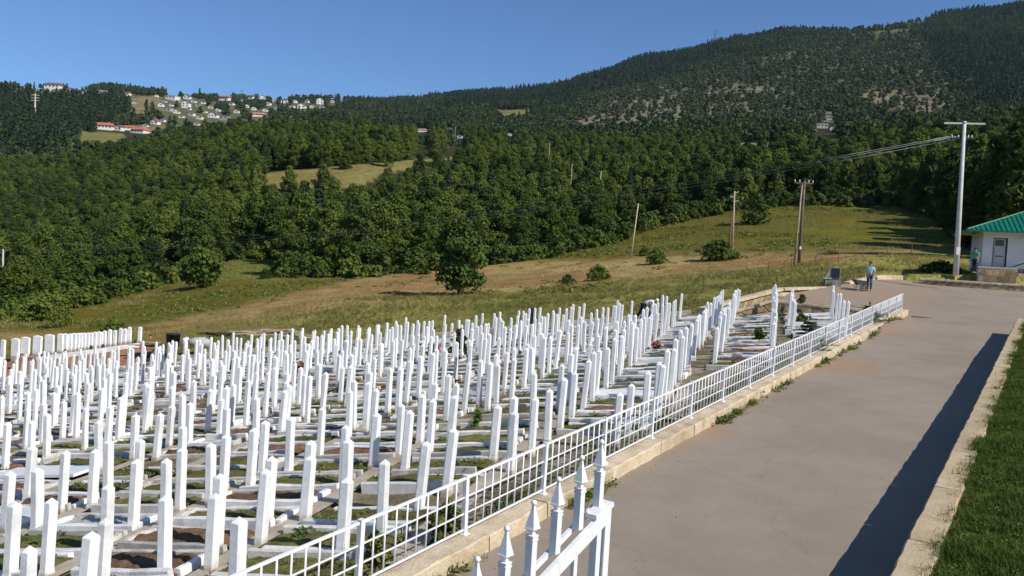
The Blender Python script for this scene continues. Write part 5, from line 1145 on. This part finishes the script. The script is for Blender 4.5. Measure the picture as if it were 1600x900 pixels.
for sy in (-1, 1):
    m.tube([(.02, sy*.07, .17), (-.1, sy*.2, .34), (.18, sy*.25, .46), (.75, sy*.28, .80)], .018, 6); m.tube([(-.42, sy*.17, .38), (-.48, sy*.19, .02), (-.38, sy*.19, .02), (-.3, sy*.17, .36)], .018, 6)
m.tube([(-.45, -.19, .1), (-.45, .19, .1)], .015, 6); obj('frame', m, wbt, M['barrow'])
for sy in (-1, 1): m = MB(); m.tube([(.66, sy*.275, .755), (.78, sy*.28, .815)], .025, 6); obj('grip', m, wbt, M['black'])

# ------------------------------------------------------------------ things between the graves and on the meadow's edge
def on_cem(px, py): X, Y = hit_cem(px, py); return (X, Y, float(zcem(X, Y)))
def small_bush(name, label, cat, px, py, h, w, kind, seed, petals=None, nl=420, conif_=False, group=None):
    p = on_cem(px, py) if isinstance(px, (int, float)) else px; t = thing(name, label, cat, p, rng.uniform(0, 6))
    if conif_:
        q = np.random.default_rng(seed); V, Q = [], []
        for wh in range(8):
            zc_ = h*(.06+.84*wh/8); rad = w*.5*(1-wh/9.)*q.uniform(.8, 1.1)
            for b in range(7):
                th = b*.9+wh*.5+q.normal()*.2; L_ = rad*q.uniform(.7, 1.15); rise = q.uniform(.05, .3)*L_
                for j in range(9):
                    f = (j+.6)/9; c = np.array([math.cos(th)*L_*f, math.sin(th)*L_*f, zc_+rise*f-.12*L_*f*f+q.normal()*.01])
                    for sd_ in (-1, 1):
                        dirn = np.array([math.cos(th+sd_*.7), math.sin(th+sd_*.7), q.uniform(-.1, .45)])*.13*(1.15-f*.6)*(.6+w*.4); wv = np.array([-dirn[1], dirn[0], 0])*.22+np.array([0, 0, .012]); o_ = len(V)
                        V += [c-wv, c+wv, c+dirn+wv*.4, c+dirn-wv*.4]; Q.append((o_, o_+1, o_+2, o_+3))
        for j in range(14): th = j*2.4; c = np.array([0, 0, h*(.88+.01*j)]); d_2 = np.array([math.cos(th)*.06, math.sin(th)*.06, .07]); o_ = len(V); wv = np.array([-d_2[1], d_2[0], 0])*.3; V += [c-wv, c+wv, c+d_2+wv*.4, c+d_2-wv*.4]; Q.append((o_, o_+1, o_+2, o_+3))
        me = npmesh('foliage', V, Q, M['spruce'], False, {'tint': ('FACE', 'FLOAT', q.uniform(0, 1, len(Q)))}); m = MB(); m.tube([(0, 0, -.1), (0, 0, h*.8)], [.03, .01], 6); obj('trunk', m, t, M['bark'])
    else:
        me = broad_crown(seed, h, w, nl, max(.03, w*.09), M[kind], z0=.0, nlob=12, name='foliage'); m = MB(); m.tube([(0, 0, -.1), (0, 0, h*.5)], [.02, .008], 5); obj('stem', m, t, M['bark'])
    obj('foliage', me, t)
    if petals:
        r = random.Random(seed); n = petals[1]
        for k in range(n):
            th, u = r.uniform(0, 6.28), r.uniform(.35, 1.02); q = w*.42*math.sqrt(max(0, 1-(u-.6)**2*3)); m = MB()
            c = (q*math.cos(th), q*math.sin(th), h*u); s_ = petals[2]
            for a in range(5): a_ = a*1.2566; m.ell((c[0]+s_*.45*math.cos(a_), c[1]+s_*.45*math.sin(a_), c[2]), (s_*.55, s_*.55, s_*.4), 6, 4)
            m.ell((c[0], c[1], c[2]+s_*.3), (s_*.5, s_*.5, s_*.4), 6, 4); obj('flower', m, t, M[petals[0]])
    return t
small_bush('rose_bush', 'red flowering rose bush among the pillars left of centre', 'flowers', 677, 566, .75, .6, 'leaf_young', 1, ('petal_red', 12, .075))
small_bush('rose_bush', 'taller dark rose bush with pink blooms near the far edge', 'flowers', 716, 556, 1.1, .8, 'leaf_dark', 2, ('petal_pink', 9, .06))
small_bush('flower_bunch', 'bunch of dark red flowers beside a pillar right of centre', 'flowers', 1025, 551, .38, .36, 'leaf_dark', 3, ('petal_pink', 14, .06))
small_bush('flower_bunch', 'small bunch of pink red flowers among the left rows', 'flowers', 471, 584, .42, .5, 'leaf_young', 4, ('petal_pink', 11, .075))
small_bush('flower_bunch', 'small bunch of orange red flowers on a left grave', 'flowers', 450, 612, .34, .34, 'leaf_young', 5, ('petal_red', 9, .065))
small_bush('flower_bunch', 'little bunch of red flowers on a grave near centre', 'flowers', 780, 600, .3, .3, 'leaf_young', 6, ('petal_pink', 8, .05))
small_bush('shrub', 'dense bright green rounded shrub growing on a grave', 'shrub', 745, 671, .46, .32, 'leaf_young', 7, nl=700)
small_bush('spruce_sapling', 'dark green young spruce growing between graves behind the railing', 'sapling', 1262, 549, 1.15, 1.75, 'spruce', 8, nl=1500, conif_=True)
small_bush('spruce_sapling', 'small dark spruce standing before the rubble court wall', 'sapling', 1357, 505, .85, 1.5, 'spruce', 9, nl=1200, conif_=True)
small_bush('shrub', 'thin upright shrub growing against the rubble court wall', 'shrub', 1251, 506, 1.25, .65, 'leaf_dark', 10, nl=500)
small_bush('shrub', 'low leafy shrub on the plots between the tall pillar lines', 'shrub', 1184, 534, .45, .6, 'leaf_young', 11, nl=400)
small_bush('shrub', 'brownish climbing shrub beside the rubble wall corner', 'shrub', 1222, 505, .8, .4, 'leaf_pale', 12, nl=260)
small_bush('shrub', 'green leafy shrub between the left rows of pillars', 'shrub', 365, 581, .5, .5, 'leaf_young', 13, nl=400)
small_bush('shrub', 'green weedy shrub at the foot of the nearest railing panel', 'shrub', 700, 850, .5, .7, 'weed', 14, nl=500)
small_bush('shrub', 'leafy weed bush behind the railing near the gate', 'shrub', 585, 880, .4, .5, 'weed', 15, nl=400)
small_bush('shrub', 'brown dead shrub on a soil plot near centre', 'shrub', 535, 617, .4, .6, 'leaf_pale', 16, nl=300)
# far-left plot: broad white stones on raised ground behind a pale kerb
FS = [(4, 563, 42, .13), (24, 559, 40, .24), (39, 557, 40, .26), (58, 555, 40, .27), (77, 553, 40, .27), (94, 551, 39, .17), (101, 550, 38, .16), (109, 549, 36, .14), (115, 548, 36, .15), (121, 547, 35, .13), (126, 546, 34, .11), (131, 546, 34, .11), (137, 545, 33, .11), (142, 544, 32, .1), (148, 543, 32, .11), (154, 543, 33, .12), (158, 542, 30, .1), (163, 541, 32, .1), (171, 540, 33, .1), (179, 540, 32, .09), (188, 538, 33, .1), (195, 537, 31, .09), (202, 536, 33, .1), (218, 536, 33, .1)]
fp0, fp1 = un(-12, 570, 47), un(232, 536, 48.5)
for n_, (px, py, hpx, w) in enumerate(FS):
    Z = 47+1.5*(px+12)/244; p = un(px, py, Z); H = hpx*Z/F_PX*.78; me = stone_mesh(500+n_, H, w*1.02, .016, False, .075)
    o = obj('headstone', me); o.location = tuple(p); o.rotation_euler = (random.uniform(-.015, .015), random.uniform(-.015, .015), R(random.uniform(-14, -6)))
    tag(o, f"{'broad white slab' if w > .2 else 'short white pillar'} headstone on the raised far left plot, {ordn(n_+1)} from left", 'headstone', 'white stones on the far left plot')
pk_ = thing('plot_kerb', 'pale concrete kerb in front of the raised far left plot', 'kerb')
for i in range(6):
    a_, b_ = i/6, (i+1)/6; P = fp0+(fp1-fp0)*(.36+.64*a_)+np.array([0, -1.1, .02-.32]); Q = fp0+(fp1-fp0)*(.36+.64*b_)+np.array([0, -1.1, .02-.32]); place_slab(pk_, 'kerb_stone', 900+i, P, Q, .4, .42, 'kerb_white')
poly = [fp0[:2]+[-8, -4.2], fp1[:2]+[.6, -3.2], fp1[:2]+[1.5, 1.2], fp0[:2]+[-8, 2.2]]
def zpl(X, Y):
    f = (X-fp0[0])/(fp1[0]-fp0[0]); t_ = np.clip((-1.0-(Y-fp0[1]-(fp1[1]-fp0[1])*f))/2.0, 0, 1); return (fp0[2]+(fp1[2]-fp0[2])*f+.03+.12*np.sin(X*3.1)*np.sin(Y*2.3)*.4)*(1-t_)+(zcem(X, Y)-.06)*t_
tag(obj('red_earth', cdt_sheet('red_earth', poly, .5, zpl, M['redsoil'])), kind='structure')
for n_, (px, py, c) in enumerate(((34, 560, 'lantern_red'), (48, 560, 'lantern_red'), (66, 560, 'black'), (86, 557, 'lantern_red'), (102, 553, 'black'), (142, 547, 'black'), (161, 545, 'black'), (211, 538, 'black'), (235, 530, 'lantern_red'), (261, 532, 'lantern_red'))):
    Z = 47+1.5*(px+12)/244-.35; p = un(px, py, Z); t = thing('grave_lantern', f"small {'red' if c == 'lantern_red' else 'dark'} candle lantern beside the far left stones, {ordn(n_+1)} from left", 'lantern', p, 0, 'candle lanterns by the far left stones')
    m = MB(); m.lathe([(0, 0), (.075, 0), (.085, .05), (.08, .17), (.05, .2), (0, .2)], 10); obj('jar', m, t, M[c]); m = MB(); m.lathe([(.09, .19), (.06, .25), (.02, .27), (.02, .30), (0, .3)], 10); obj('lid', m, t, M['dark'])
# work things by the far edge
p = un(270, 541, 46.3); t = thing('barrel', 'black open plastic tub standing at the far cemetery edge', 'tub', p)
m = MB(); m.lathe([(0, 0), (.32, 0), (.38, .66), (.40, .66), (.40, .70), (.36, .70), (.30, .05), (0, .05)], 14); obj('tub', m, t, M['black'])
for n_, (px, py, w, h, lab) in enumerate(((290, 541, .55, .5, 'white cloth sack leaning beside the black tub'), (313, 542, 1.35, .55, 'pile of pale sand under white plastic sheeting beside the sack'))):
    r = np.random.default_rng(n_+60); p = un(px, py, 46.4); t = thing('sack' if n_ == 0 else 'sand_pile', lab, 'sack' if n_ == 0 else 'sand pile', p); m = MB(); m.ell((0, 0, h*.42), (w/2, w*.36, h*.56), 14, 9)
    m.v = [tuple(np.array(q)+r.normal(size=3)*.025) for q in m.v]; obj('body' if n_ == 0 else 'sheet', m, t, M['hat' if n_ == 0 else 'gravel'])
tp = thing('timber_pile', 'heap of pale sawn timbers lying at the meadow edge', 'timber pile', un(430, 524, 48)); r = random.Random(8)
for i in range(22):
    L = r.uniform(1.1, 3.4); x = r.uniform(-1.6, 1.4); z = r.uniform(.02, .42)*max(.1, 1-abs(x)/2); a = R(r.uniform(-18, 32)); m = MB(); d = np.array([math.cos(a)*L/2, math.sin(a)*L/2*.6, r.uniform(-.05, .18)])
    c = np.array([x, r.uniform(-.3, .4), z]); m.bar(c-d, c+d, .09, .07); obj('timber', m, tp, M['timber'])
tp = thing('timber_pile', 'flat heap of grey planks lying before the black tub', 'timber pile', un(238, 546, 46.0)); 
for i in range(12):
    m = MB(); a = R(r.uniform(-8, 22)); L = r.uniform(.9, 1.8); d = np.array([math.cos(a)*L/2, math.sin(a)*L*.3, 0]); c = np.array([r.uniform(-.7, .7), r.uniform(-.3, .3), .05+.03*i]); m.bar(c-d, c+d, .14, .03); obj('plank', m, tp, M['timber' if i % 3 else 'wood'])
tp = thing('branch_heap', 'low heap of dry brown branches on the meadow edge', 'branches', un(342, 527, 49)); 
for i in range(16):
    m = MB(); a = R(r.uniform(-30, 40)); L = r.uniform(.7, 1.6); d = np.array([math.cos(a)*L/2, math.sin(a)*L*.4, r.uniform(-.05, .12)]); c = np.array([r.uniform(-.9, .9), r.uniform(-.3, .3), .08+r.uniform(0, .15)]); m.tube([c-d, c+[0, 0, .04], c+d], [.03, .025, .012], 5); obj('branch', m, tp, M['bark'])
p = un(828, 512, 44.8); t = thing('waste_bin', 'tall black waste bin behind the pillars at the far edge', 'bin', p); m = MB(); m.box((0, 0, .5), (.32, .34, 1.05), top=(1.12, 1.12)); obj('body', m, t, M['black']); m = MB(); m.box((0, 0, 1.05), (.40, .42, .06)); obj('lid', m, t, M['black'])
p = un(1018, 499, 41.6); t = thing('handcart', 'pale blue grey metal bucket in front of the bending man', 'bucket', p); m = MB(); m.lathe([(0, 0), (.14, 0), (.2, .36), (.21, .36), (.2, .38), (.13, .03), (0, .03)], 12); obj('pail', m, t, M['barrow']); m = MB(); m.tube([(-.2, 0, .36), (-.12, 0, .5), (.12, 0, .5), (.2, 0, .36)], .012, 5); obj('handle', m, t, M['concrete'])
t.name = 'bucket'
# meadow fence
mf = thing('meadow_fence', 'row of thin brown fence posts with wire along the dry meadow', 'fence'); fpts = []
for px, py in ((1127, 432), (1166, 427), (1201, 422), (1236, 417), (1274, 413), (1310, 408), (1348, 403), (1386, 399), (1424, 395), (1462, 391)):
    P, Z = at_pixel(px, py, 55, 130); H = 13*Z/F_PX; m = MB(); m.tube([(P[0], P[1], P[2]-.3), (P[0]+.03, P[1], P[2]+H)], [.05, .04], 6); obj('post', m, mf, M['wood']); fpts.append((P[0], P[1], P[2]+H))
for dz in (.1, .45): m = MB(); m.tube([(x, y, z-dz) for x, y, z in fpts], .010, 4); obj('wire', m, mf, M['dark'])
# flat stone bench-like slab lying at the near end, and a fallen twig on the road
p = un(1430, 494, 40.6)
m = MB(); q = un(1437, 497, 39.8); m.tube([(0, 0, .02), (.5, -.1, .03), (.9, -.05, .02)], [.02, .02, .008], 5); o = obj('twig', m, None, M['bark'], loc=(q[0]-.4, q[1], float(zpave(q[0], q[1])))); tag(o, 'thin dark twig lying on the road at the end of the railing', 'twig')

# ------------------------------------------------------------------ grass, weeds
def tuft(seed, n, h, w, mt, wide=.007, bend=.5):
    r = np.random.default_rng(seed); V, Fq, T = [], [], []
    for i in range(n):
        th = r.uniform(0, 6.283); b = np.array([r.normal()*w, r.normal()*w, -.02]); L = h*r.uniform(.5, 1.15); ln = r.uniform(.1, bend)*L; d = np.array([math.cos(th), math.sin(th), 0]); s_ = np.array([-d[1], d[0], 0])*wide
        mid_ = b+d*ln*.35+np.array([0, 0, L*.6]); tip = b+d*ln+np.array([0, 0, L*.95]); o = len(V); V += [b-s_, b+s_, mid_+s_*.7, mid_-s_*.7, tip+s_*.1, tip-s_*.1]; Fq += [(o, o+1, o+2, o+3), (o+3, o+2, o+4, o+5)]; t_ = r.uniform(); T += [t_, t_]
    return npmesh('tuft', V, Fq, M[mt], False, {'tint': ('FACE', 'FLOAT', T)})
def leafy(seed, n, h, w, mt, size):
    r = np.random.default_rng(seed); P = np.c_[r.normal(size=n)*w*.4, r.normal(size=n)*w*.4, r.uniform(0, 1, n)**1.3*h]; Nn = r.normal(size=(n, 3))*.6+np.array([0, 0, .8]); Nn /= np.linalg.norm(Nn, axis=1)[:, None]; V, Q = leaf_quads(P, Nn, size, r)
    return npmesh('weed', V, Q, M[mt], False, {'tint': ('FACE', 'FLOAT', r.uniform(0, 1, n))})
# lawn
n = 120000; a = rng.uniform(-6, WALL_END, n); b = RB+WALL_W-.03+rng.uniform(0, 1, n)**1.25*14; X, Y = rxy(a, b); Z = zlawn(X, Y); px, py, d = proj(X, Y, Z); k = (d > 1.5) & (px < 2300) & (py < 1500)
clump = fbm(X*1.3, Y*1.3, 7); k &= rng.uniform(0, 1, n) < .35+1.1*(clump-.25)
scatter('lawn_grass', np.stack([X, Y, Z], -1)[k], (rng.uniform(.6, 1.3, n)*(.6+.9*clump))[k], rng.uniform(0, 6.28, n)[k], rng.integers(0, 4, n)[k], [tuft(i, 26, .11, .055, 'grass', .0045, .8) for i in range(3)]+[leafy(9, 26, .05, .10, 'weed', .016)], 'rough green lawn grass on the bank right of the wall', 'grass')
n = 210; a = rng.uniform(-6, WALL_END, n); b = RB+WALL_W-.05+rng.uniform(-.07, .05, n); X, Y = rxy(a, b)
scatter('wall_edge_grass', np.stack([X, Y, zwall(a)-.04], -1), rng.uniform(.6, 1.5, n), rng.uniform(0, 6.28, n), rng.integers(0, 2, n), [tuft(21, 16, .13, .04, 'grass', .004, 1.1), tuft(22, 12, .10, .05, 'drygrass', .004, 1.1)], 'long grass leaning over the edge of the wall coping', 'grass')
# meadow next to the cemetery
n = 30000; th = rng.uniform(-.62, .56, n); r_ = np.exp(rng.uniform(math.log(43), math.log(82), n)); X, Y = r_*np.sin(th), r_*np.cos(th); s, t = st(X, Y); k = ~cem_region(X, Y) & ~paved_region(X, Y) & (s > s_far(t)+.3); Z = tland(X, Y); cl = fbm(X/3.5, Y/3.5, 15); cl2 = fbm(X/12, Y/12, 16); k &= rng.uniform(0, 1, n) < (cl-.22)*2.4
k &= ~((X > 24) & (Y < 62) & (X > 30))
scatter('meadow_grass', np.stack([X, Y, Z], -1)[k], (rng.uniform(.3, .7, n)*(.4+cl))[k], rng.uniform(0, 6.28, n)[k], np.where(cl2 > .52, rng.integers(0, 2, n), rng.integers(1, 3, n))[k], [tuft(31, 22, .55, .16, 'weed', .014, .7), tuft(32, 22, .5, .18, 'drygrass', .013, .7), tuft(33, 24, .6, .15, 'drygrass', .013, .6), leafy(34, 30, .35, .4, 'weed', .06)], 'tall uneven meadow grass beyond the cemetery edging', 'grass')
# coarse clumps over the farther meadow
n = 26000; th = rng.uniform(-.60, .50, n); r_ = np.sqrt(rng.uniform(70**2, 190**2, n)); X, Y = r_*np.sin(th), r_*np.cos(th); Z = tland(X, Y); px, py, d = proj(X, Y, Z); cl = fbm(X/6, Y/6, 23); cl2 = fbm(X/17, Y/17, 24)
k = (Y < forest_front(px)-1) & (rng.uniform(0, 1, n) < (cl-.3)*2.2) & ~paved_region(X, Y) & (px < 1500)
_c = cover(X, Y, Z); k &= (_c[:, 0]/_c[:, 1] < 1.22) | (rng.uniform(0, 1, n) < .12)
scatter('meadow_clumps', np.stack([X, Y, Z-.03], -1)[k], (rng.uniform(.5, 1.2, n)*(.5+cl))[k], rng.uniform(0, 6.28, n)[k], np.where(cl2 > .5, 0, 1)[k], [leafy(35, 26, .22, .7, 'weed', .10), tuft(36, 26, .34, .3, 'drygrass', .02, .8)], 'coarse clumps of dry grass scattered over the sloping meadow', 'grass')
# brushwood along the forest foot
n = 900; px_ = rng.uniform(-60, 1470, n); Z_ = forest_front(px_)+rng.normal(size=n)*2.2-1.5; X = (px_-800)/F_PX*Z_; Y = Z_; Zg = tland(X, Y)
scatter('forest_edge_brush', np.stack([X, Y, Zg-.1], -1), rng.uniform(.5, 1.5, n), rng.uniform(0, 6.28, n), rng.integers(0, 3, n), [broad_crown(320, 2.2, 2.8, 420, .2, M['leaf_mid'], z0=.0, nlob=14), broad_crown(321, 1.6, 2.6, 380, .2, M['leaf_light'], z0=.0, nlob=12), broad_crown(322, 2.6, 2.6, 420, .2, M['leaf_dark'], z0=.0, nlob=14)], 'low brushwood along the foot of the forest', 'brush')
# low growth on the graves
tp_ = np.array(tuft_pts); n = len(tp_)
scatter('grave_plants', tp_, rng.uniform(.5, 1.25, n), rng.uniform(0, 6.28, n), rng.integers(0, 4, n), [leafy(41, 22, .07, .16, 'weed', .022), leafy(42, 26, .10, .18, 'weed', .022), tuft(43, 14, .12, .05, 'drygrass', .005, .9), leafy(44, 20, .13, .14, 'leaf_young', .024)], 'low weeds and grass growing on the grave plots', 'ground cover')
# weeds along the foot of the kerb and inside the railing
P = []
for c, w, n in ((-1.3, .9, 40), (-3.4, .5, 30), (3.0, .55, 34), (9.4, .9, 40), (11.0, .5, 14), (14, 1.6, 22), (18.5, 1.2, 26), (21.5, 2, 26), (26, 2, 22), (31, 2, 30)):
    for _ in range(n):
        a = c+rng.normal()*w*.55; b = .0+abs(rng.normal())*.07; x, y = rxy(a, b); P.append((x, y, float(zpave(x, y))))
for _ in range(700):
    a = rng.uniform(-5, 33); b = -.45-abs(rng.normal())*.35; x, y = rxy(a, b); P.append((x, y, float(zcem(x, y))))
P = np.array(P); n = len(P)
scatter('kerb_weeds', P, rng.uniform(.5, 1.3, n), rng.uniform(0, 6.28, n), rng.integers(0, 3, n), [leafy(51, 18, .12, .12, 'leaf_young', .028), leafy(52, 20, .09, .14, 'weed', .03), tuft(53, 14, .16, .05, 'weed', .006, .9)], 'weeds growing along the foot of the kerb and railing', 'weeds')
# loose grit and chips on the road
pb = MB(); pb.ell((0, 0, .3), (.55, .42, .4), 6, 4); pb_me = pb.mesh('chip', M['tan_stone']); lf_me = leafy(61, 1, .01, .02, 'drygrass', .03)
n = 520; a = rng.uniform(-4, 34, n); b = np.where(rng.uniform(0, 1, n) < .55, .02+np.abs(rng.normal(size=n))*.35, rng.uniform(.1, 5.2, n)); b = np.where(rng.uniform(0, 1, n) < .12, RB-abs(rng.normal(size=n))*.25, b); X, Y = rxy(a, b)
scatter('road_grit', np.stack([X, Y, zpave(X, Y)], -1), rng.uniform(.008, .03, n)**1., rng.uniform(0, 6.28, n), np.zeros(n, int), [pb_me], 'loose stone chips and grit lying on the road', 'grit')

# ------------------------------------------------------------------ air
hz = MB(); hz.box((0, 0, 370), (9800, 9800, 1100)); hm = bpy.data.materials.new('haze'); hm.use_nodes = True; ht = hm.node_tree; ht.nodes.clear()
ho = ht.nodes.new('ShaderNodeOutputMaterial'); hv = ht.nodes.new('ShaderNodeVolumePrincipled'); hv.inputs['Color'].default_value = (.62, .82, 1, 1); hv.inputs['Density'].default_value = .000027; hv.inputs['Anisotropy'].default_value = .1
ht.links.new(hv.outputs[0], ho.inputs['Volume']); tag(obj('haze', hz, mat=hm), 'thin blue summer haze in the air before the far hills', 'haze', kind='stuff')
